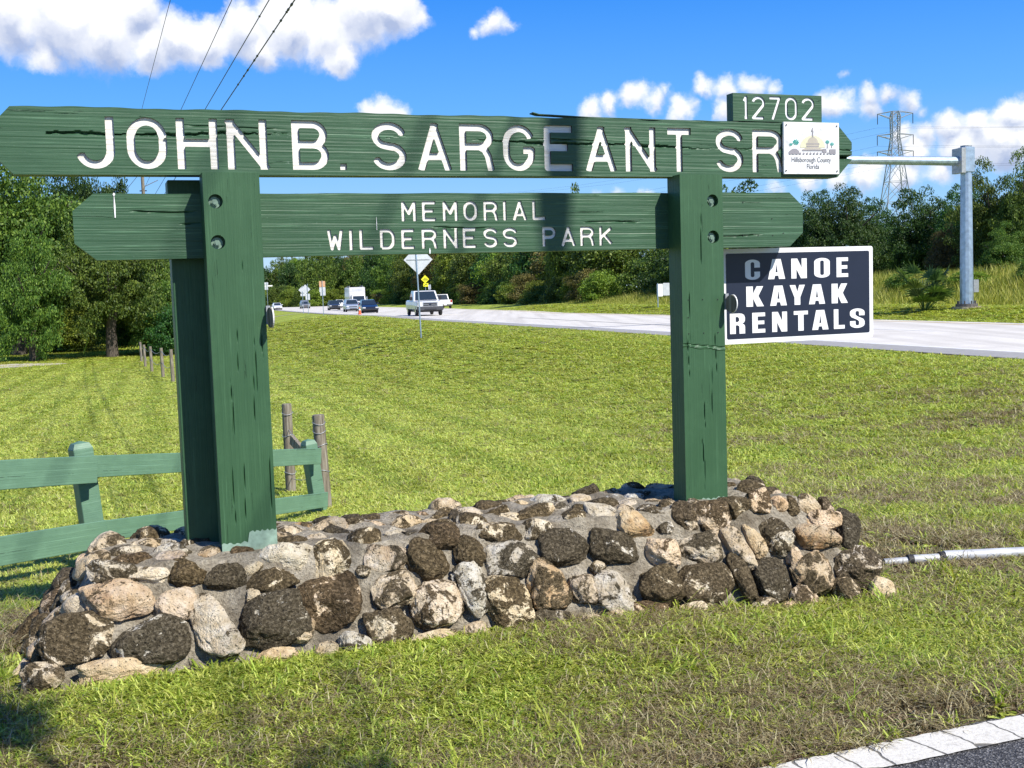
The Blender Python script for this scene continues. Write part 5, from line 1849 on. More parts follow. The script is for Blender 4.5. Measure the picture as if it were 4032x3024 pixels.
def vehicle(kind, label, px, Y, away, paint, **k):
    """x forward, y left, z up"""
    fwd = (-.29, .957) if away else (.29, -.957)
    b_ = foot(px, Y); t_, n_ = tn(b_.x, b_.y)
    b_.z = float(np.interp(t_, ROAD_T, ROAD_Z)) + .01
    cat = {'sedan': 'car', 'suv': 'car', 'pickup': 'pickup truck', 'truck': 'truck'}[kind]
    nm = {'sedan': 'sedan_car', 'suv': 'suv_car', 'pickup': 'pickup_truck', 'truck': 'box_truck'}[kind]
    t = empty(nm, b_, label, cat, rz=math.atan2(fwd[1], fwd[0]) + k.get('turn', 0))
    Ln = k.get('L', {'sedan': 4.6, 'suv': 4.6, 'pickup': 5.6, 'truck': 8.0}[kind]); W2 = k.get('W', {'sedan': .89, 'suv': .92, 'pickup': 1.0, 'truck': 1.22}[kind])
    H = k.get('H', {'sedan': 1.45, 'suv': 1.68, 'pickup': 1.88, 'truck': 3.4}[kind])
    gc = .2 if kind in ('sedan',) else .28 if kind == 'suv' else .42
    r = .32 if kind == 'sedan' else .36 if kind == 'suv' else .39 if kind == 'pickup' else .48
    xf, xr = Ln / 2, -Ln / 2
    if kind == 'sedan': belt, hood, cab = .92, .80, [(1.05, .95), (.25, 1.40), (-.95, H), (-1.75, .98)]
    if kind == 'suv': belt, hood, cab = 1.02, .95, [(1.15, 1.02), (.45, 1.55), (-1.55, H), (-2.15, 1.08)]
    if kind == 'pickup': belt, hood, cab = 1.16, 1.08, [(1.05, 1.17), (.42, H - .03), (-.85, H), (-1.15, 1.17)]
    # lower body from cross sections with rounded edges
    if kind != 'truck':
        if kind == 'sedan': prof = [(xf, .42, .58, .86), (xf - .12, .30, .70, .95), (xf - .8, .22, .84, 1), (1.05, .2, belt, 1), (-1.7, .2, belt + .04, 1), (xr + .35, .22, belt, .98), (xr + .08, .3, .88, .95), (xr, .42, .7, .9)]
        elif kind == 'suv': prof = [(xf, .45, .72, .86), (xf - .12, .34, .86, .95), (xf - .7, .28, .98, 1), (1.15, .28, belt, 1), (-1.7, .28, belt + .04, 1), (xr + .1, .3, belt + .03, .97), (xr, .45, .9, .93)]
        else: prof = [(xf, .52, .98, .94), (xf - .14, .44, 1.06, .98), (xf - .9, .42, 1.11, 1), (1.05, .42, belt, 1), (-1.15, .42, belt, 1), (xr + .05, .45, belt, 1), (xr, .5, belt, .98)]
        vs, fs = [], []
        for (x, z0, z1, wf) in prof:
            w_ = W2 * wf; e = .09
            sec = [(-w_ + e, z0), (w_ - e, z0), (w_, z0 + e), (w_ * 1.0, (z0 + z1) / 2), (w_ * .985, z1 - e), (w_ - e * 1.3, z1), (-w_ + e * 1.3, z1), (-w_ * .985, z1 - e), (-w_, (z0 + z1) / 2), (-w_, z0 + e)]
            vs += [(x, y, z) for y, z in sec]
        m = 10
        for i in range(len(prof) - 1):
            for j in range(m):
                fs.append((i * m + j, i * m + (j + 1) % m, (i + 1) * m + (j + 1) % m, (i + 1) * m + j))
        fs += [tuple(range(m))[::-1], tuple(range((len(prof) - 1) * m, len(prof) * m))]
        mb_ = MB(); mb_.add(vs, fs)
        body = mb_.build('body', paint, t)
        # cabin
        (xa, za), (xb, zb_), (xc, zc_), (xd, zd) = cab
        wt, wb_ = W2 * .76, W2 * .95
        if kind == 'pickup': wt = W2 * .82
        Vc = [(xa, -wb_, za - .05), (xa, wb_, za - .05), (xb, wt, zb_), (xb, -wt, zb_), (xc, -wt, zc_), (xc, wt, zc_), (xd, wb_, zd - .05), (xd, -wb_, zd - .05)]
        mb_ = MB(); mb_.add(Vc, [(0, 1, 2, 3), (3, 2, 5, 4), (4, 5, 6, 7), (1, 6, 5, 2), (0, 3, 4, 7)])
        mb_.build('cabin', paint, t)
        def pane(q, nm_):
            q = [Vector(p) for p in q]; c0 = sum(q, Vector()) / len(q); n = (q[1] - q[0]).cross(q[2] - q[0]).normalized()
            q = [c0 + (p - c0) * .88 + n * .012 for p in q]
            mb2 = MB(); mb2.add(q, [tuple(range(len(q)))]); mb2.build(nm_, M['glass'], t)
        pane([Vc[0], Vc[1], Vc[2], Vc[3]], 'windshield'); pane([Vc[4], Vc[5], Vc[6], Vc[7]], 'rear_window')
        for s_ in (1, -1):
            f = lambda p: (p[0], p[1] * s_, p[2])
            mid = [(xb + xc) / 2 + .1]
            A_, B_, C_, D_ = (xa - .18, wb_, za), (xb - .04, wt, zb_ - .05), (xc + .02, wt, zc_ - .05), (xd + .22, wb_, zd)
            m0 = ((xa + xd) / 2 + .1, wb_, (za + zd) / 2); m1 = ((xb + xc) / 2 + .1, wt, (zb_ + zc_) / 2 - .05)
            q1 = [A_, m0, m1, B_]; q2 = [m0, D_, C_, m1]
            for q in (q1, q2):
                q = [f(p) for p in q]
                if s_ < 0: q = q[::1]
                else: q = q[::-1]
                pane(q, 'side_window')
        # front
        zf = prof[0][2]
        for s_ in (1, -1):
            y0 = W2 * .60 * s_; y1 = W2 * .93 * s_
            mb_ = MB(); mb_.box(xf - .14, xf + .012, min(y0, y1), max(y0, y1), zf - (.06 if kind != 'pickup' else .20), zf + .07, bev=.012); mb_.build('headlight', M['lamp_clear'], t)
            mb_ = MB(); mb_.box(xr - .012, xr + .12, min(W2 * .70 * s_, W2 * .95 * s_), max(W2 * .70 * s_, W2 * .95 * s_), (.75 if kind != 'pickup' else .82), (.98 if kind != 'pickup' else 1.12), bev=.01); mb_.build('tail_light', M['lamp_red'], t)
            xm = xa - .25
            mb_ = MB(); mb_.box(xm - .10, xm + .06, min(s_ * W2, s_ * (W2 + .20)), max(s_ * W2, s_ * (W2 + .20)), za + .0, za + (.16 if kind != 'pickup' else .26), bev=.02); mb_.build('mirror', M['grille'] if kind == 'pickup' else paint, t)
            for xw in (xf - .85, xr + .88): wheel(t, xw, s_ * (W2 - .11), r, .21)
        mb_ = MB(); mb_.box(xf - .05, xf + .016, -W2 * .56, W2 * .56, zf - (.12 if kind != 'pickup' else .26), zf - .0 + (.03 if kind == 'pickup' else -.02), bev=.01)
        gr = mb_.build('grille', M['chrome'] if kind == 'pickup' else M['grille'], t)
        if kind == 'pickup':
            for q in range(2):
                mb_ = MB(); z_ = zf - .235 + q * .12; mb_.box(xf + .010, xf + .022, -W2 * .50, W2 * .50, z_, z_ + .085, bev=.003); mb_.build('grille_opening', M['grille'], gr)
            mb_ = MB(); mb_.tube([(xf + .02, 0, zf - .115), (xf + .03, 0, zf - .115)], .09, 14); mb_.build('badge', M['navy'], gr)
        bm_ = M['bumper_grey'] if k.get('grey_bumper') else (M['chrome'] if kind == 'pickup' else paint)
        mb_ = MB(); mb_.box(xf - .10, xf + .09, -W2 * .98, W2 * .98, (.36 if kind != 'pickup' else .40), (.52 if kind != 'pickup' else .70), bev=.04); mb_.build('front_bumper', bm_, t)
        mb_ = MB(); mb_.box(xf + .085, xf + .098, -.45, .45, (.30 if kind != 'pickup' else .36) + .06, (.46 if kind != 'pickup' else .52), bev=.004); mb_.build('lower_intake', M['grille'], t)
        mb_ = MB(); mb_.box(xr - .09, xr + .10, -W2 * .96, W2 * .96, .42, .58, bev=.03); mb_.build('rear_bumper', M['chrome'] if kind == 'pickup' else paint, t)
        mb_ = MB(); mb_.box(xr - .105, xr - .092, -.16, .16, .45, .56); mb_.build('number_plate', M['vinyl'], t)
        mb_ = MB(); mb_.box(xr + .5, xf - .5, -W2 * .8, W2 * .8, gc - .14, gc + .02); mb_.build('underbody', M['grille'], t)
        if kind == 'pickup':
            mb_ = MB(); mb_.box(xr + .10, -1.30, -W2 * .86, W2 * .86, belt - .02, belt + .004); mb_.build('bed_opening', M['grille'], t)
            mb_ = MB(); mb_.box(xr - .006, xr + .0, -W2 * .66, W2 * .66, .66, 1.12, bev=.002); mb_.build('tailgate', paint, t)
    else:
        mb_ = MB(); mb_.box(1.9, 3.9, -1.05, 1.05, .55, 1.35, bev=.08); mb_.add([(3.8, -1.02, 1.3), (3.8, 1.02, 1.3), (3.35, .95, 2.25), (3.35, -.95, 2.25), (1.95, -.95, 2.3), (1.95, .95, 2.3), (1.95, 1.02, 1.3), (1.95, -1.02, 1.3)], [(0, 1, 2, 3), (3, 2, 5, 4), (4, 5, 6, 7), (1, 6, 5, 2), (0, 3, 4, 7)])
        mb_.build('cab', paint, t)
        mb_ = MB(); mb_.box(-4, 1.75, -W2, W2, 1.0, H, bev=.05); bx = mb_.build('cargo_box', paint, t)
        mb_ = MB(); mb_.add([(3.80, -.85, 1.42), (3.80, .85, 1.42), (3.46, .82, 2.12), (3.46, -.82, 2.12)], [(0, 1, 2, 3)]); o2 = mb_.build('windshield', M['glass'], t)
        o2.location = (.03, 0, 0)
        for z_ in (1.35, 2.1, 2.85):
            mb_ = MB(); mb_.box(-4.03, -4.005, -W2 + .1, W2 - .1, z_, z_ + .6, bev=.006); mb_.build('door_panel', paint, bx)
            mb_ = MB(); mb_.box(1.75, 1.775, -W2 + .1, W2 - .1, z_, z_ + .6, bev=.006); mb_.build('front_panel', paint, bx)
        mb_ = MB(); mb_.box(1.77, 1.79, -.7, .7, 2.95, 3.2); mb_.build('box_lettering', M['plate_back'], bx)
        mb_ = MB(); mb_.box(-3.9, 3.5, -.5, .5, .6, .98); mb_.build('chassis', M['grille'], t)
        mb_ = MB(); mb_.box(3.85, 4.02, -1.05, 1.05, .5, .78, bev=.03); mb_.build('front_bumper', M['chrome'], t)
        mb_ = MB(); mb_.box(3.89, 3.915, -.6, .6, .82, 1.22, bev=.005); mb_.build('grille', M['grille'], t)
        for s_ in (1, -1):
            mb_ = MB(); mb_.box(3.86, 3.93, min(s_ * .68, s_ * .98), max(s_ * .68, s_ * .98), .9, 1.15, bev=.01); mb_.build('headlight', M['lamp_clear'], t)
            mb_ = MB(); mb_.box(3.3, 3.4, min(s_ * 1.08, s_ * 1.36), max(s_ * 1.08, s_ * 1.36), 1.5, 2.0, bev=.02); mb_.build('mirror', M['chrome'], t)
            mb_ = MB(); mb_.tube([(1.0, s_ * 1.0, H), (1.0, s_ * 1.0, H + .22), (-2.5, s_ * 1.0, H + .22), (-2.5, s_ * 1.0, H)], .03, 5); mb_.build('roof_rail', M['galv_post'], t)
            for xw in (2.9, -2.6): wheel(t, xw, s_ * .98, r, .3)
    return t


def car_paint(name, col, rough=.25, metal=.0):
    t = NT(name); t.set(col, rough, metal, .5); t.b.inputs['Coat Weight'].default_value = .6; return t.mat


CP = {'white': car_paint('car_white', (.72, .73, .74)), 'black': car_paint('car_black_blue', (.012, .016, .03)), 'dark': car_paint('car_dark', (.03, .035, .045)), 'silver': car_paint('car_silver_blue', (.38, .43, .50), .3, .4),
      'grey': car_paint('car_grey', (.22, .22, .22), .35, .3), 'truck': car_paint('truck_white', (.60, .60, .60), .4)}
vehicle('pickup', 'white pickup truck with dark grey bumper driving towards the viewer behind the diamond sign', 1668, 88, False, CP['white'], grey_bumper=True, turn=-.06)
vehicle('pickup', 'white pickup truck seen from behind on the far side of the road', 1731, 151, True, CP['white'], H=1.85)
vehicle('sedan', 'dark blue sedan with headlights on, next to the orange cone', 1447, 126, False, CP['black'], turn=-.06)
vehicle('suv', 'silver blue car between the dark sedan and the dark hatchback', 1381, 150, False, CP['silver'], H=1.6, turn=-.06)
vehicle('truck', 'white box truck with roof rails driving behind the silver car', 1400, 176, False, CP['truck'], turn=-.04)
vehicle('suv', 'dark hatchback left of the silver car in the group of traffic', 1312, 190, False, CP['dark'], H=1.6, turn=-.06)
vehicle('suv', 'white car seen from behind, half hidden by the dark hatchback', 1331, 235, True, CP['white'])
vehicle('suv', 'grey car passing behind the two distant white diamond signs', 1198, 250, False, CP['grey'], H=1.75)
vehicle('sedan', 'small white car farthest left on the road beside the left post', 1088, 240, False, CP['white'])


# ------------------------------------------------------------------ trees
def crown_mesh(name, seed, n_clump, per, leaf, flat=.8, spread=.28, hollow=.55, bottom=-.75):
    r = np.random.default_rng(seed)
    c = r.normal(size=(n_clump * 3, 3)); c /= np.linalg.norm(c, axis=1)[:, None]
    c = c[c[:, 2] > bottom][:n_clump]
    rad_ = r.uniform(hollow, 1.0, len(c))
    lump = 1 + .22 * np.sin(c[:, 0] * 3.1 + seed) + .18 * np.sin(c[:, 1] * 4.3 + seed * 2) + .12 * np.sin(c[:, 2] * 5 + seed)
    c = c * (rad_ * lump * .82)[:, None]; c[:, 2] *= flat
    cs = r.uniform(.55, 1.25, len(c)) * spread
    d = r.normal(size=(len(c), per, 3)); d /= np.linalg.norm(d, axis=2)[:, :, None]
    d[:, :, 2] = np.where(d[:, :, 2] < -.35, -d[:, :, 2], d[:, :, 2])
    rr = r.uniform(.25, 1.0, (len(c), per)) ** .5
    p = (c[:, None, :] + d * (rr * cs[:, None])[:, :, None] * np.array([1, 1, .72])).reshape(-1, 3)
    nrm = (d + .9 * r.normal(size=d.shape)).reshape(-1, 3); nrm /= np.linalg.norm(nrm, axis=1)[:, None]
    t1 = np.cross(nrm, r.normal(size=nrm.shape)); t1 /= np.linalg.norm(t1, axis=1)[:, None]; t2 = np.cross(nrm, t1)
    s = (leaf * r.uniform(.55, 1.35, len(p)))[:, None]
    V = np.stack([p - t1 * s, p - t2 * s * .55, p + t1 * s, p + t2 * s * .55], 1).reshape(-1, 3)
    F_ = np.arange(len(V)).reshape(-1, 4)
    return np_mesh(name, V, F_, False)


CROWNS = {}
for nm, mats_ in (('oak', 'leaf_oak'), ('dark', 'leaf_dark'), ('lime', 'leaf_lime'), ('brown', 'leaf_brown')):
    CROWNS[nm] = []
    for q in range(2):
        me_ = crown_mesh('crown', 50 + q + len(nm) * 7, 140 + 20 * q, 130, .030, flat=.82 + .1 * q, spread=.27)
        me_.materials.append(M[mats_]); CROWNS[nm].append(me_)
FINE = {}
for nm, mats_ in (('oak', 'leaf_oak'), ('dark', 'leaf_dark'), ('lime', 'leaf_lime'), ('brown', 'leaf_brown')):
    me_ = crown_mesh('crown', 80 + len(nm), 300, 150, .0175, flat=.9, spread=.18, hollow=.35)
    me_.materials.append(M[mats_]); FINE[nm] = [me_]
tree_n = 0


def tree(name, label, p, height, rad_, kind, group=None, fine=False, trunk=True, cz=.62, sq=1.0, tr=None, cat='tree', zr=None):
    global tree_n
    tree_n += 1
    r_ = random.Random(tree_n * 13)
    t = empty(name, p, label, cat, group)
    me_ = (FINE if fine else CROWNS)[kind]
    c = bpy.data.objects.new('crown', me_[tree_n % len(me_)]); C.objects.link(c); c.parent = t
    zrad = zr if zr else height * (1 - cz) * 1.05
    c.location = (0, 0, height - zrad * .88)
    c.scale = (rad_, rad_ * sq, zrad)
    c.rotation_euler = (r_.uniform(-.15, .15), r_.uniform(-.15, .15), r_.uniform(0, 6.28))
    if trunk:
        tr = tr or height * .028
        mb_ = MB()
        mb_.tube([(0, 0, -.4), (r_.uniform(-.1, .1), 0, height * .2), (r_.uniform(-.4, .4), r_.uniform(-.3, .3), height * .45), (r_.uniform(-.5, .5), .1, height * .72)], [tr * 1.35, tr, tr * .75, tr * .35], 10)
        mb_.build('trunk', M['bark'], t)
        mb_ = MB()
        for k in range(5):
            a = k * 1.26 + r_.random(); z0 = height * r_.uniform(.32, .5)
            mb_.tube([(0, 0, z0), (rad_ * .35 * math.cos(a), rad_ * .35 * math.sin(a), z0 + height * .12), (rad_ * .7 * math.cos(a), rad_ * .7 * math.sin(a), z0 + height * .26)], [tr * .5, tr * .3, tr * .1], 6)
        lb = mb_.build('limbs', M['bark'], t)
    return t


def tree_px(px, ytop, Y, radpx, kind, label, **k):
    """tree whose crown is centred on column px with its top on row ytop"""
    b_ = foot(px, Y)
    hor = 1142 - (px - 2016) * .03225
    h_ = (hor - ytop) / FPX * Y + EYE - b_.z
    return tree(k.pop('name', 'oak_tree'), label, b_, h_, radpx / FPX * Y, kind, **k)


# left grove
GL = 'trees of the grove at left'
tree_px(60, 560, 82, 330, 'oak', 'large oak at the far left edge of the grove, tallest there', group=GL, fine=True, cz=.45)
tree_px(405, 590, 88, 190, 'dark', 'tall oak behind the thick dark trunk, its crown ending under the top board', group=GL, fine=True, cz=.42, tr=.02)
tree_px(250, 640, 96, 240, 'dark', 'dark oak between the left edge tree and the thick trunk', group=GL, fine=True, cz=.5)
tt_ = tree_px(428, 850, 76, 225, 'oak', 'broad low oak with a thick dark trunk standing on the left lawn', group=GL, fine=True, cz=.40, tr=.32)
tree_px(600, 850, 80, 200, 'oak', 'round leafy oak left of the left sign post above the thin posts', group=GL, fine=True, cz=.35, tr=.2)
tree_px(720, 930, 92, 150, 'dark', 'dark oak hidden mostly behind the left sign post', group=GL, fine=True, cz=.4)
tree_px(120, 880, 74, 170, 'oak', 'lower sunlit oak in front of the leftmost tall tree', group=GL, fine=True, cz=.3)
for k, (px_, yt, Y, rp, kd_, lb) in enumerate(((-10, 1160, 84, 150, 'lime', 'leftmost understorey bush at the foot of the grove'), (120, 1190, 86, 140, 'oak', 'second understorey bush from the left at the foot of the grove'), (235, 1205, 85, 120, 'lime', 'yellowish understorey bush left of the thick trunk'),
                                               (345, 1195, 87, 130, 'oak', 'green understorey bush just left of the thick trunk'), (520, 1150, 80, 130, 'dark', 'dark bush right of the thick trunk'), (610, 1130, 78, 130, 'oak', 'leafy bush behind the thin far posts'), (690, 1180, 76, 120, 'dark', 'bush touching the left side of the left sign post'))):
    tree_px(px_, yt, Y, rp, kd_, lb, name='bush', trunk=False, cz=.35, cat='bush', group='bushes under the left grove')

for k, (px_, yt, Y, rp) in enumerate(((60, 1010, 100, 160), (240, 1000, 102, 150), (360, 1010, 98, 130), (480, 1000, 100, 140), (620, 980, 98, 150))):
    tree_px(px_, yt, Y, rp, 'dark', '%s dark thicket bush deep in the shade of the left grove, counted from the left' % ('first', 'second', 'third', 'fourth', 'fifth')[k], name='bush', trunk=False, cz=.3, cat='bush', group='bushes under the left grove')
# far treeline beyond the road: positions along the curve, labelled from the things one can find
LM = [(1088, 'small white car'), (1198, 'distant diamond signs'), (1268, 'orange topped sign'), (1396, 'box truck'), (1560, 'gap between sedan and pickup'), (1675, 'yellow diamond sign'), (1900, 'space right of the pickups'), (2150, 'middle of the lower board'), (2450, 'white notice board')]
kinds = ['oak', 'lime', 'dark', 'oak', 'dark', 'lime', 'oak', 'brown', 'dark', 'oak']
GF = 'trees of the far treeline beyond the road'
used = {}
spec = []
t_ = 84.0; k = 0
while t_ < 560:
    r_ = random.Random(int(t_ * 7))
    n_ = far_n(t_) + 11 + r_.uniform(-1.0, 3.0) + (4 if t_ < 100 else 0)
    X_, Y_ = xy(t_, n_)
    px_ = 2016 + FPX * X_ / Y_
    spec.append((px_, X_, Y_, kinds[k % 10], r_, 'front')); k += 1
    t_ += (7.0 if t_ < 150 else 9.5 if t_ < 260 else 14)
for q in range(9):
    t_ = 100 + q * 48; X_, Y_ = xy(t_, far_n(t_) + 24); spec.append((2016 + FPX * X_ / Y_, X_, Y_, ('dark', 'oak', 'lime')[q % 3], random.Random(900 + q), 'back'))
hp = [(800, 13), (1050, 14.0), (1250, 17), (1400, 16.0), (1700, 12.0), (2100, 8.6), (2400, 8.4), (2700, 7.8)]
for (px_, X_, Y_, kd_, r_, row) in spec:
    col = None
    z_ = gz(X_, Y_)
    h_ = float(np.interp(px_, [a for a, b in hp], [b for a, b in hp])) * r_.uniform(.88, 1.08) + (1.2 if row == 'back' else 0)
    nmk = min(LM, key=lambda a: abs(a[0] - px_))
    side = 'left of' if px_ < nmk[0] - 25 else 'right of' if px_ > nmk[0] + 25 else 'behind'
    col = {'oak': 'green', 'dark': 'dark green', 'lime': 'yellowish green', 'brown': 'brownish'}[kd_]
    key = (col, side, nmk[1], row); used[key] = used.get(key, 0) + 1
    od = ['', 'second ', 'third ', 'fourth ', 'fifth ', 'sixth ', 'seventh ', 'eighth '][min(7, used[key] - 1)]
    lab = '%s%s tree, %s row, %s the %s' % (od, col, row, side, nmk[1])
    tree('oak_tree', lab, (X_, Y_, z_), h_, r_.uniform(4.2, 5.8), kd_, group=GF, cz=.30, sq=r_.uniform(.85, 1.15), zr=h_ * .60)
for (px_, yt, Y, lb) in ((985, 1030, 350, 'farthest dark wood tree just behind the left post'), (1050, 1036, 345, 'distant dark tree right beside the left post edge'), (1105, 1030, 340, 'distant tree above the small white car'), (1160, 1024, 335, 'distant tree left of the two diamond signs'), (1225, 1018, 330, 'distant tree right of the two diamond signs'), (930, 1030, 360, 'distant dark tree hidden by the left post'), (1285, 1008, 330, 'distant tall tree above the orange topped sign')):
    tree_px(px_, yt, Y, 75, ('dark', 'oak')[int(px_) % 2], lb, group=GF, cz=.25)
    tree_px(px_ + 30, 1135, Y - 30, 60, ('oak', 'lime')[int(px_) % 2], 'low ' + lb.replace('tree', 'bush'), name='bush', trunk=False, cz=.25, cat='bush', group='bushes along the foot of the far treeline')
# bushes along the foot of the treeline
t_ = 76.0; k = 0
GBu = 'bushes along the foot of the far treeline'
while t_ < 420:
    r_ = random.Random(int(t_ * 5) + 1)
    n_ = far_n(t_) + 7.5 + r_.uniform(-.8, 1.2) + (3.5 if t_ < 96 else 0)
    X_, Y_ = xy(t_, n_); px_ = 2016 + FPX * X_ / Y_
    nmk = min(LM, key=lambda a: abs(a[0] - px_)); side = 'left of' if px_ < nmk[0] - 25 else 'right of' if px_ > nmk[0] + 25 else 'behind'
    kd_ = ('lime', 'oak', 'dark', 'oak', 'lime', 'brown')[k % 6]; col = {'oak': 'green', 'dark': 'dark green', 'lime': 'yellowish green', 'brown': 'brownish'}[kd_]
    key = (col, side, nmk[1], 'b'); used[key] = used.get(key, 0) + 1
    od = ['', 'second ', 'third ', 'fourth ', 'fifth ', 'sixth ', 'seventh ', 'eighth '][min(7, used[key] - 1)]
    tree('bush', '%s%s verge bush %s the %s' % (od, col, side, nmk[1]), (X_, Y_, gz(X_, Y_) - .2), r_.uniform(2.2, 4.6), r_.uniform(2.0, 3.2), kd_, group=GBu, trunk=False, cz=.3, cat='bush')
    t_ += (5.0 if t_ < 150 else 8 if t_ < 260 else 13); k += 1
# lone leafy tip above the lower board
tree_px(2235, 752, 120, 95, 'oak', 'tree whose leafy tip just clears the lower board near its middle', group=GF, cz=.3)

# right-hand trees
GR = 'trees behind the bank at right'
for (px_, yt, Y, rp, kd_, fn_, lb) in ((2760, 900, 88, 190, 'oak', False, 'tree hidden behind the right post'), (2960, 880, 86, 170, 'dark', False, 'dark tree behind the right end of the lower board'),
                                       (3190, 755, 82, 165, 'dark', True, 'leftmost dark oak above the rental sign'), (3340, 722, 80, 190, 'dark', True, 'rounded dark oak above the rental sign, left of the tower'),
                                       (3450, 790, 88, 150, 'dark', True, 'dark oak directly under the lattice tower'), (3660, 735, 82, 190, 'dark', True, 'dark oak right of the tower, left of the steel mast'),
                                       (3790, 740, 78, 185, 'dark', True, 'dark oak directly behind the steel mast'), (3720, 890, 66, 95, 'brown', True, 'small browning tree just left of the steel mast'),
                                       (3900, 640, 64, 165, 'oak', True, 'loose pale leaved tree just right of the steel mast'), (4040, 600, 62, 150, 'oak', True, 'tallest loose tree at the right edge'),
                                       (3530, 880, 92, 190, 'dark', True, 'low dark tree in the dip below the tower'), (3960, 880, 58, 120, 'oak', True, 'lower leafy tree right of the mast at the bank'), (4180, 640, 70, 200, 'dark', True, 'dark tree cut by the right edge')):
    tree_px(px_, yt, Y, rp, kd_, lb, group=GR, fine=fn_, cz=.32)

# ------------------------------------------------------------------ tall weeds on the bank (nobody could count them)
def blades(name, P, hgt, wd, seed, mat, label, cat, seg=2):
    r = np.random.default_rng(seed); n = len(P)
    a = r.uniform(0, 6.28, n); lean = r.uniform(.1, .55, n) * hgt; la = r.uniform(0, 6.28, n)
    s = np.stack([np.cos(a), np.sin(a), 0 * a], -1) * (wd / 2)[:, None]
    top = P + np.stack([np.cos(la) * lean, np.sin(la) * lean, hgt], -1)
    mid = P + np.stack([np.cos(la) * lean * .3, np.sin(la) * lean * .3, hgt * .55], -1)
    V = np.stack([P - s, P + s, mid + s * .8, top, mid - s * .8], 1)
    b = np.arange(n)[:, None] * 5
    me_ = np_mesh(name, V.reshape(-1, 3), np.concatenate([b + [0, 1, 2, 4]], 0))
    me2 = np.concatenate([b + [4, 2, 3, 3]], 0)
    # quads + tip triangles through from_pydata-free path
    F_ = np.concatenate([(b + [0, 1, 2]), (b + [0, 2, 4]), (b + [4, 2, 3])])
    me_ = np_mesh(name, V.reshape(-1, 3), F_)
    o_ = link(name, me_, None, mat); return props(o_, label, cat, kind='stuff')


r = np.random.default_rng(5)
n = 170000
t_s = r.uniform(24, 130, n); fe = np.interp(t_s, FAR_T, FAR_N)
n_s = fe + 5.6 + r.uniform(0, 1, n) ** .8 * 10.5
X, Y = xy(t_s, n_s)
Z = ground_z(X, Y) - .05
bkh = np.interp(t_s, [24, 60, 95, 130], [.50, .48, .42, .35]) * smooth(5.4, 8.0, n_s - fe) + .18
h_ = bkh * r.uniform(.35, 1.2, n) * (1 + .45 * noise2(X, Y, .9, 2))
blades('tall_weeds', np.stack([X, Y, Z], -1), h_, r.uniform(.018, .05, n), 6, M['tall_grass'], 'tall yellow green weeds covering the bank beyond the road', 'weeds')

for k in range(16):
    r_ = random.Random(300 + k); t_b = 27 + k * 3.3 + r_.uniform(-1, 1); X_, Y_ = xy(t_b, far_n(t_b) + r_.uniform(7.5, 13.5))
    px_ = 2016 + FPX * X_ / Y_
    tree('bush', 'low %s weed shrub number %s from the right among the tall weeds on the bank' % (('yellowish', 'green')[k % 2], ('one', 'two', 'three', 'four', 'five', 'six', 'seven', 'eight', 'nine', 'ten', 'eleven', 'twelve', 'thirteen', 'fourteen', 'fifteen', 'sixteen')[k]), (X_, Y_, gz(X_, Y_) - .15), r_.uniform(.7, 1.35), r_.uniform(.8, 1.7), ('lime', 'oak')[k % 2], group='low shrubs in the bank weeds', trunk=False, cz=.3, cat='shrub')
# palmetto on the bank
pp = foot(3640, 47.5); pp.z = gz(pp.x, pp.y) - .15
palm = empty('saw_palmetto', pp, 'fan leaved palmetto clump on the weedy bank left of the steel mast', 'palmetto')
r_ = random.Random(8)
for k in range(26):
    a = r_.uniform(0, 6.28); el = r_.uniform(.25, 1.3); ln = r_.uniform(.6, 1.5)
    tip = Vector((math.cos(a) * math.cos(el), math.sin(a) * math.cos(el), math.sin(el))) * ln + Vector((0, 0, .25))
    mb = MB(); mb.tube([(0, 0, 0), tip * .5 + Vector((0, 0, .05)), tip], [.02, .016, .012], 4)
    d = tip.normalized(); side = d.cross(Vector((0, 0, 1))).normalized(); upv = side.cross(d)
    for q in range(13):
        b_ = (q - 6) / 6 * 1.35
        dd = d * math.cos(b_) + side * math.sin(b_)
        e = tip + dd * r_.uniform(.55, .8) - Vector((0, 0, .08 + .08 * abs(b_)))
        m_ = tip + dd * .3; w_ = upv.cross(dd).normalized() * .05
        mb.add([tip, m_ - w_, e, m_ + w_], [(0, 1, 2, 3)])
    mb.build('frond', M['palm'], palm)

# small tree behind the photographer: only its shadow reaches the picture's lower edge
shade = empty('shade_tree', (4.3, -1.6, 0), 'small leafy tree behind the camera shading the drive', 'tree')
mb = MB(); mb.tube([(0, 0, -.3), (.1, 0, 1.6), (-.3, .2, 3.2)], [.09, .07, .05], 10); mb.build('trunk', M['bark'], shade)
for (cx, cy, cz_, rr, sq) in ((-1.25, .62, 3.72, .95, .7), (-3.66, 3.30, 3.42, .27, .26), (-2.38, 2.70, 3.42, .36, .26), (-2.5, 1.2, 3.6, .6, .6)):
    c = bpy.data.objects.new('crown', FINE['oak'][0]); C.objects.link(c); c.parent = shade
    c.location = (cx, cy, cz_); c.scale = (rr, rr, sq)
    mb = MB(); mb.tube([(-.2, .1, 2.6), (cx * .5, cy * .5, 3.3), (cx, cy, cz_)], [.04, .03, .015], 6); mb.build('limb', M['bark'], shade)

# ------------------------------------------------------------------ grass: instanced tufts
TC = bpy.data.collections.new('tuft_kinds')


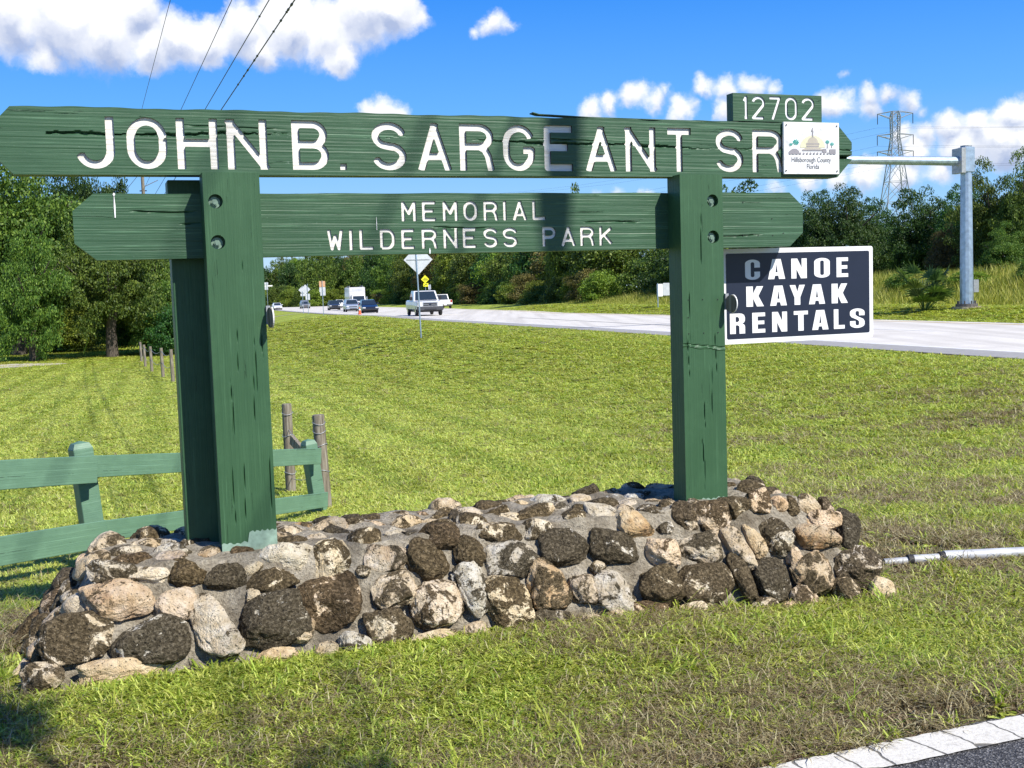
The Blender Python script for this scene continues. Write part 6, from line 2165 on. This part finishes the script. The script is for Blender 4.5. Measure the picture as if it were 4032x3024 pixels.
def tuft(i, nb, hgt, spread, wd, leanf, mat, seed, leafy=False):
    r = random.Random(seed); mb_ = MB()
    for k in range(nb):
        a = r.uniform(0, 6.28); rr = spread * math.sqrt(r.random()); bx_, by_ = rr * math.cos(a), rr * math.sin(a)
        h = hgt * r.uniform(.5, 1.25); la = r.uniform(0, 6.28); ln = h * leanf * r.uniform(.4, 1.4)
        w_ = wd * r.uniform(.6, 1.3); sa = la + 1.57 + r.uniform(-.5, .5); s = Vector((math.cos(sa), math.sin(sa), 0)) * w_ / 2
        p0 = Vector((bx_, by_, -.008)); d = Vector((math.cos(la), math.sin(la), 0))
        if leafy:
            c = p0 + d * ln * .6 + Vector((0, 0, h * .8)); q = d * w_ * 1.3; u = Vector((0, 0, w_ * .4))
            mb_.add([c - q, c - s * 1.4 + u, c + q + u * .5, c + s * 1.4 + u], [(0, 1, 2, 3)])
            continue
        p1 = p0 + d * ln * .3 + Vector((0, 0, h * .55)); p2 = p0 + d * ln * .75 + Vector((0, 0, h * .88)); p3 = p0 + d * ln * 1.25 + Vector((0, 0, h * .92))
        mb_.add([p0 - s, p0 + s, p1 + s * .95, p1 - s * .95, p2 + s * .6, p2 - s * .6, p3], [(0, 1, 2, 3), (3, 2, 4, 5), (5, 4, 6)])
    me_ = mb_.mesh('tuft'); me_.materials.append(mat)
    o_ = bpy.data.objects.new('tuft_%02d' % i, me_); TC.objects.link(o_)


GR_ = leaf_mat('grass_green', (.20, .265, .032), (.38, .445, .055), (.60, .62, .14), .4, .5)
GD_ = leaf_mat('grass_dry', (.14, .10, .05), (.30, .235, .12), (.55, .48, .30), .3, .7)
GB_ = leaf_mat('grass_bright', (.34, .395, .055), (.54, .58, .095), (.75, .75, .24), .4, .5)
GK_ = leaf_mat('grass_brown', (.085, .055, .038), (.17, .11, .07), (.30, .21, .12), .2, .8)
tuft(0, 26, .060, .055, .0075, .9, GR_, 1); tuft(1, 22, .075, .060, .0085, .8, GR_, 2); tuft(2, 26, .050, .060, .0075, 1.1, GB_, 3); tuft(3, 20, .065, .055, .008, .9, GB_, 4)
tuft(4, 20, .050, .060, .005, 1.3, GD_, 5); tuft(5, 16, .085, .050, .004, .8, GD_, 6); tuft(6, 24, .035, .060, .008, 1.2, GK_, 7)
tuft(7, 24, .035, .055, .020, .8, GR_, 8, True); tuft(8, 20, .030, .055, .016, .9, GB_, 9, True); tuft(9, 9, .15, .03, .006, .7, GR_, 10)

rg = np.random.default_rng(77)


def lawn_points(n, r0, r1, half):
    rr = r0 * (r1 / r0) ** rg.random(n); th = R(half) * (rg.random(n) * 2 - 1)
    return np.sin(th) * rr, np.cos(th) * rr, rr


X, Y, RR = lawn_points(210000, 3.35, 115, 27)
t_, n_ = tn(X, Y)
Xs = X * math.cos(YAW) + Y * math.sin(YAW) - PX; Ys = -X * math.sin(YAW) + Y * math.cos(YAW) - PY
bdr = -X * D.y + Y * D.x
fe_ = np.interp(t_, FAR_T, FAR_N)
keep = (bdr > 3.062 + .03 * noise2(X, Y, 7, 4)) & ((n_ < np.interp(t_, NEAR_T, NEAR_N) - .1) | ((n_ > fe_ + .1) & (n_ < fe_ + 7)))
inwall = (Xs > bx0 + .05) & (Xs < bx1 - .14) & (Ys > by0 + .10) & (Ys < by1 - .30)
keep &= ~inwall
patch = noise2(X, Y, 1.7, 21) + .6 * noise2(X, Y, 4.2, 22)          # -1..1 patchiness
u = rg.random(len(X))
fore = 1 - smooth(5.5, 9, Y - .35 * X)                                # foreground strip: mixed with dry stuff
right = smooth(.5, 3.5, X) * smooth(5, 7, Y) * (1 - smooth(14, 24, Y))
left = smooth(.3, -1.5, X - .05 * Y) * smooth(5.5, 8, Y)
dry = np.clip(.34 * fore + .26 * right + .03 + .72 * (fore + .7 * right) * np.clip(patch + .15, -.7, 1), 0, .92)
bare = ((patch > .85) & (fore + right > .4) & (rg.random(len(X)) < .72)) | ((fore > .5) & (patch > .55) & (rg.random(len(X)) < .55))
keep &= ~bare
idx_ = np.where(rg.random(len(X)) < dry, rg.choice([4, 4, 5, 6, 6], len(X)), rg.choice([0, 1, 2, 3, 7, 7, 8, 8], len(X)))
mow = np.sin(n_ * 4.6 + 1.5 * noise2(X, Y, .3, 31)) * smooth(8, 14, Y)
idx_ = np.where((mow < -.55) & (rg.random(len(X)) < .75 * np.clip(left + .35, 0, 1)) & (idx_ < 4), 0, idx_)
brt = (mow > -.55) & (rg.random(len(X)) < (.85 * left + .25 + .35 * (1 - fore)))
idx_ = np.where(brt & (idx_ < 2), idx_ + 2, idx_)
idx_ = np.where((rg.random(len(X)) < .004 * fore), 9, idx_)
sc_ = (.75 + .5 * rg.random(len(X))) * np.interp(RR, [3.3, 5, 9, 20, 52, 115], [.75, .85, 1.15, 1.9, 3.8, 7.5])
hs_ = np.interp(RR, [3.3, 9, 20, 52, 115], [.78, .74, .52, .30, .18])
near_wall = (Ys > by0 - .12) & (Ys < by0 + .10) & (Xs > bx0) & (Xs < bx1)
sc_ = np.where(near_wall, sc_ * .95, sc_)
Z = ground_z(X, Y)
k_ = np.where(keep)[0]
me = bpy.data.meshes.new('grass')
me.vertices.add(len(k_)); me.vertices.foreach_set('co', np.stack([X, Y, Z], -1)[k_].astype(np.float32).ravel())
for nm, tp, val in (('idx', 'INT', idx_[k_].astype(np.int32)), ('rz', 'FLOAT', (rg.random(len(k_)) * 6.28).astype(np.float32)), ('sc', 'FLOAT', sc_[k_].astype(np.float32)), ('hs', 'FLOAT', (sc_ * hs_)[k_].astype(np.float32))):
    at_ = me.attributes.new(nm, tp, 'POINT'); at_.data.foreach_set('value', val)
go_ = link('grass', me); props(go_, 'mown lawn grass, green with dry brown patches, around the stone wall', 'grass', kind='stuff')
ng = bpy.data.node_groups.new('scatter_grass', 'GeometryNodeTree')
ng.interface.new_socket('Geometry', in_out='INPUT', socket_type='NodeSocketGeometry'); ng.interface.new_socket('Geometry', in_out='OUTPUT', socket_type='NodeSocketGeometry')
gi = ng.nodes.new('NodeGroupInput'); gout = ng.nodes.new('NodeGroupOutput')
iop = ng.nodes.new('GeometryNodeInstanceOnPoints'); ci = ng.nodes.new('GeometryNodeCollectionInfo'); ci.inputs['Collection'].default_value = TC
ci.inputs['Separate Children'].default_value = True; ci.inputs['Reset Children'].default_value = True


def attr(nm, ty):
    a_ = ng.nodes.new('GeometryNodeInputNamedAttribute'); a_.data_type = ty; a_.inputs['Name'].default_value = nm
    return a_.outputs['Attribute']


ng.links.new(gi.outputs[0], iop.inputs['Points']); ng.links.new(ci.outputs[0], iop.inputs['Instance'])
iop.inputs['Pick Instance'].default_value = True
ng.links.new(attr('idx', 'INT'), iop.inputs['Instance Index'])
cxyz = ng.nodes.new('ShaderNodeCombineXYZ'); ng.links.new(attr('rz', 'FLOAT'), cxyz.inputs[2]); ng.links.new(cxyz.outputs[0], iop.inputs['Rotation'])
cs_ = ng.nodes.new('ShaderNodeCombineXYZ'); s_a = attr('sc', 'FLOAT'); ng.links.new(s_a, cs_.inputs[0]); ng.links.new(s_a, cs_.inputs[1]); ng.links.new(attr('hs', 'FLOAT'), cs_.inputs[2])
ng.links.new(cs_.outputs[0], iop.inputs['Scale'])
ng.links.new(iop.outputs[0], gout.inputs[0])
md = go_.modifiers.new('scatter', 'NODES'); md.node_group = ng
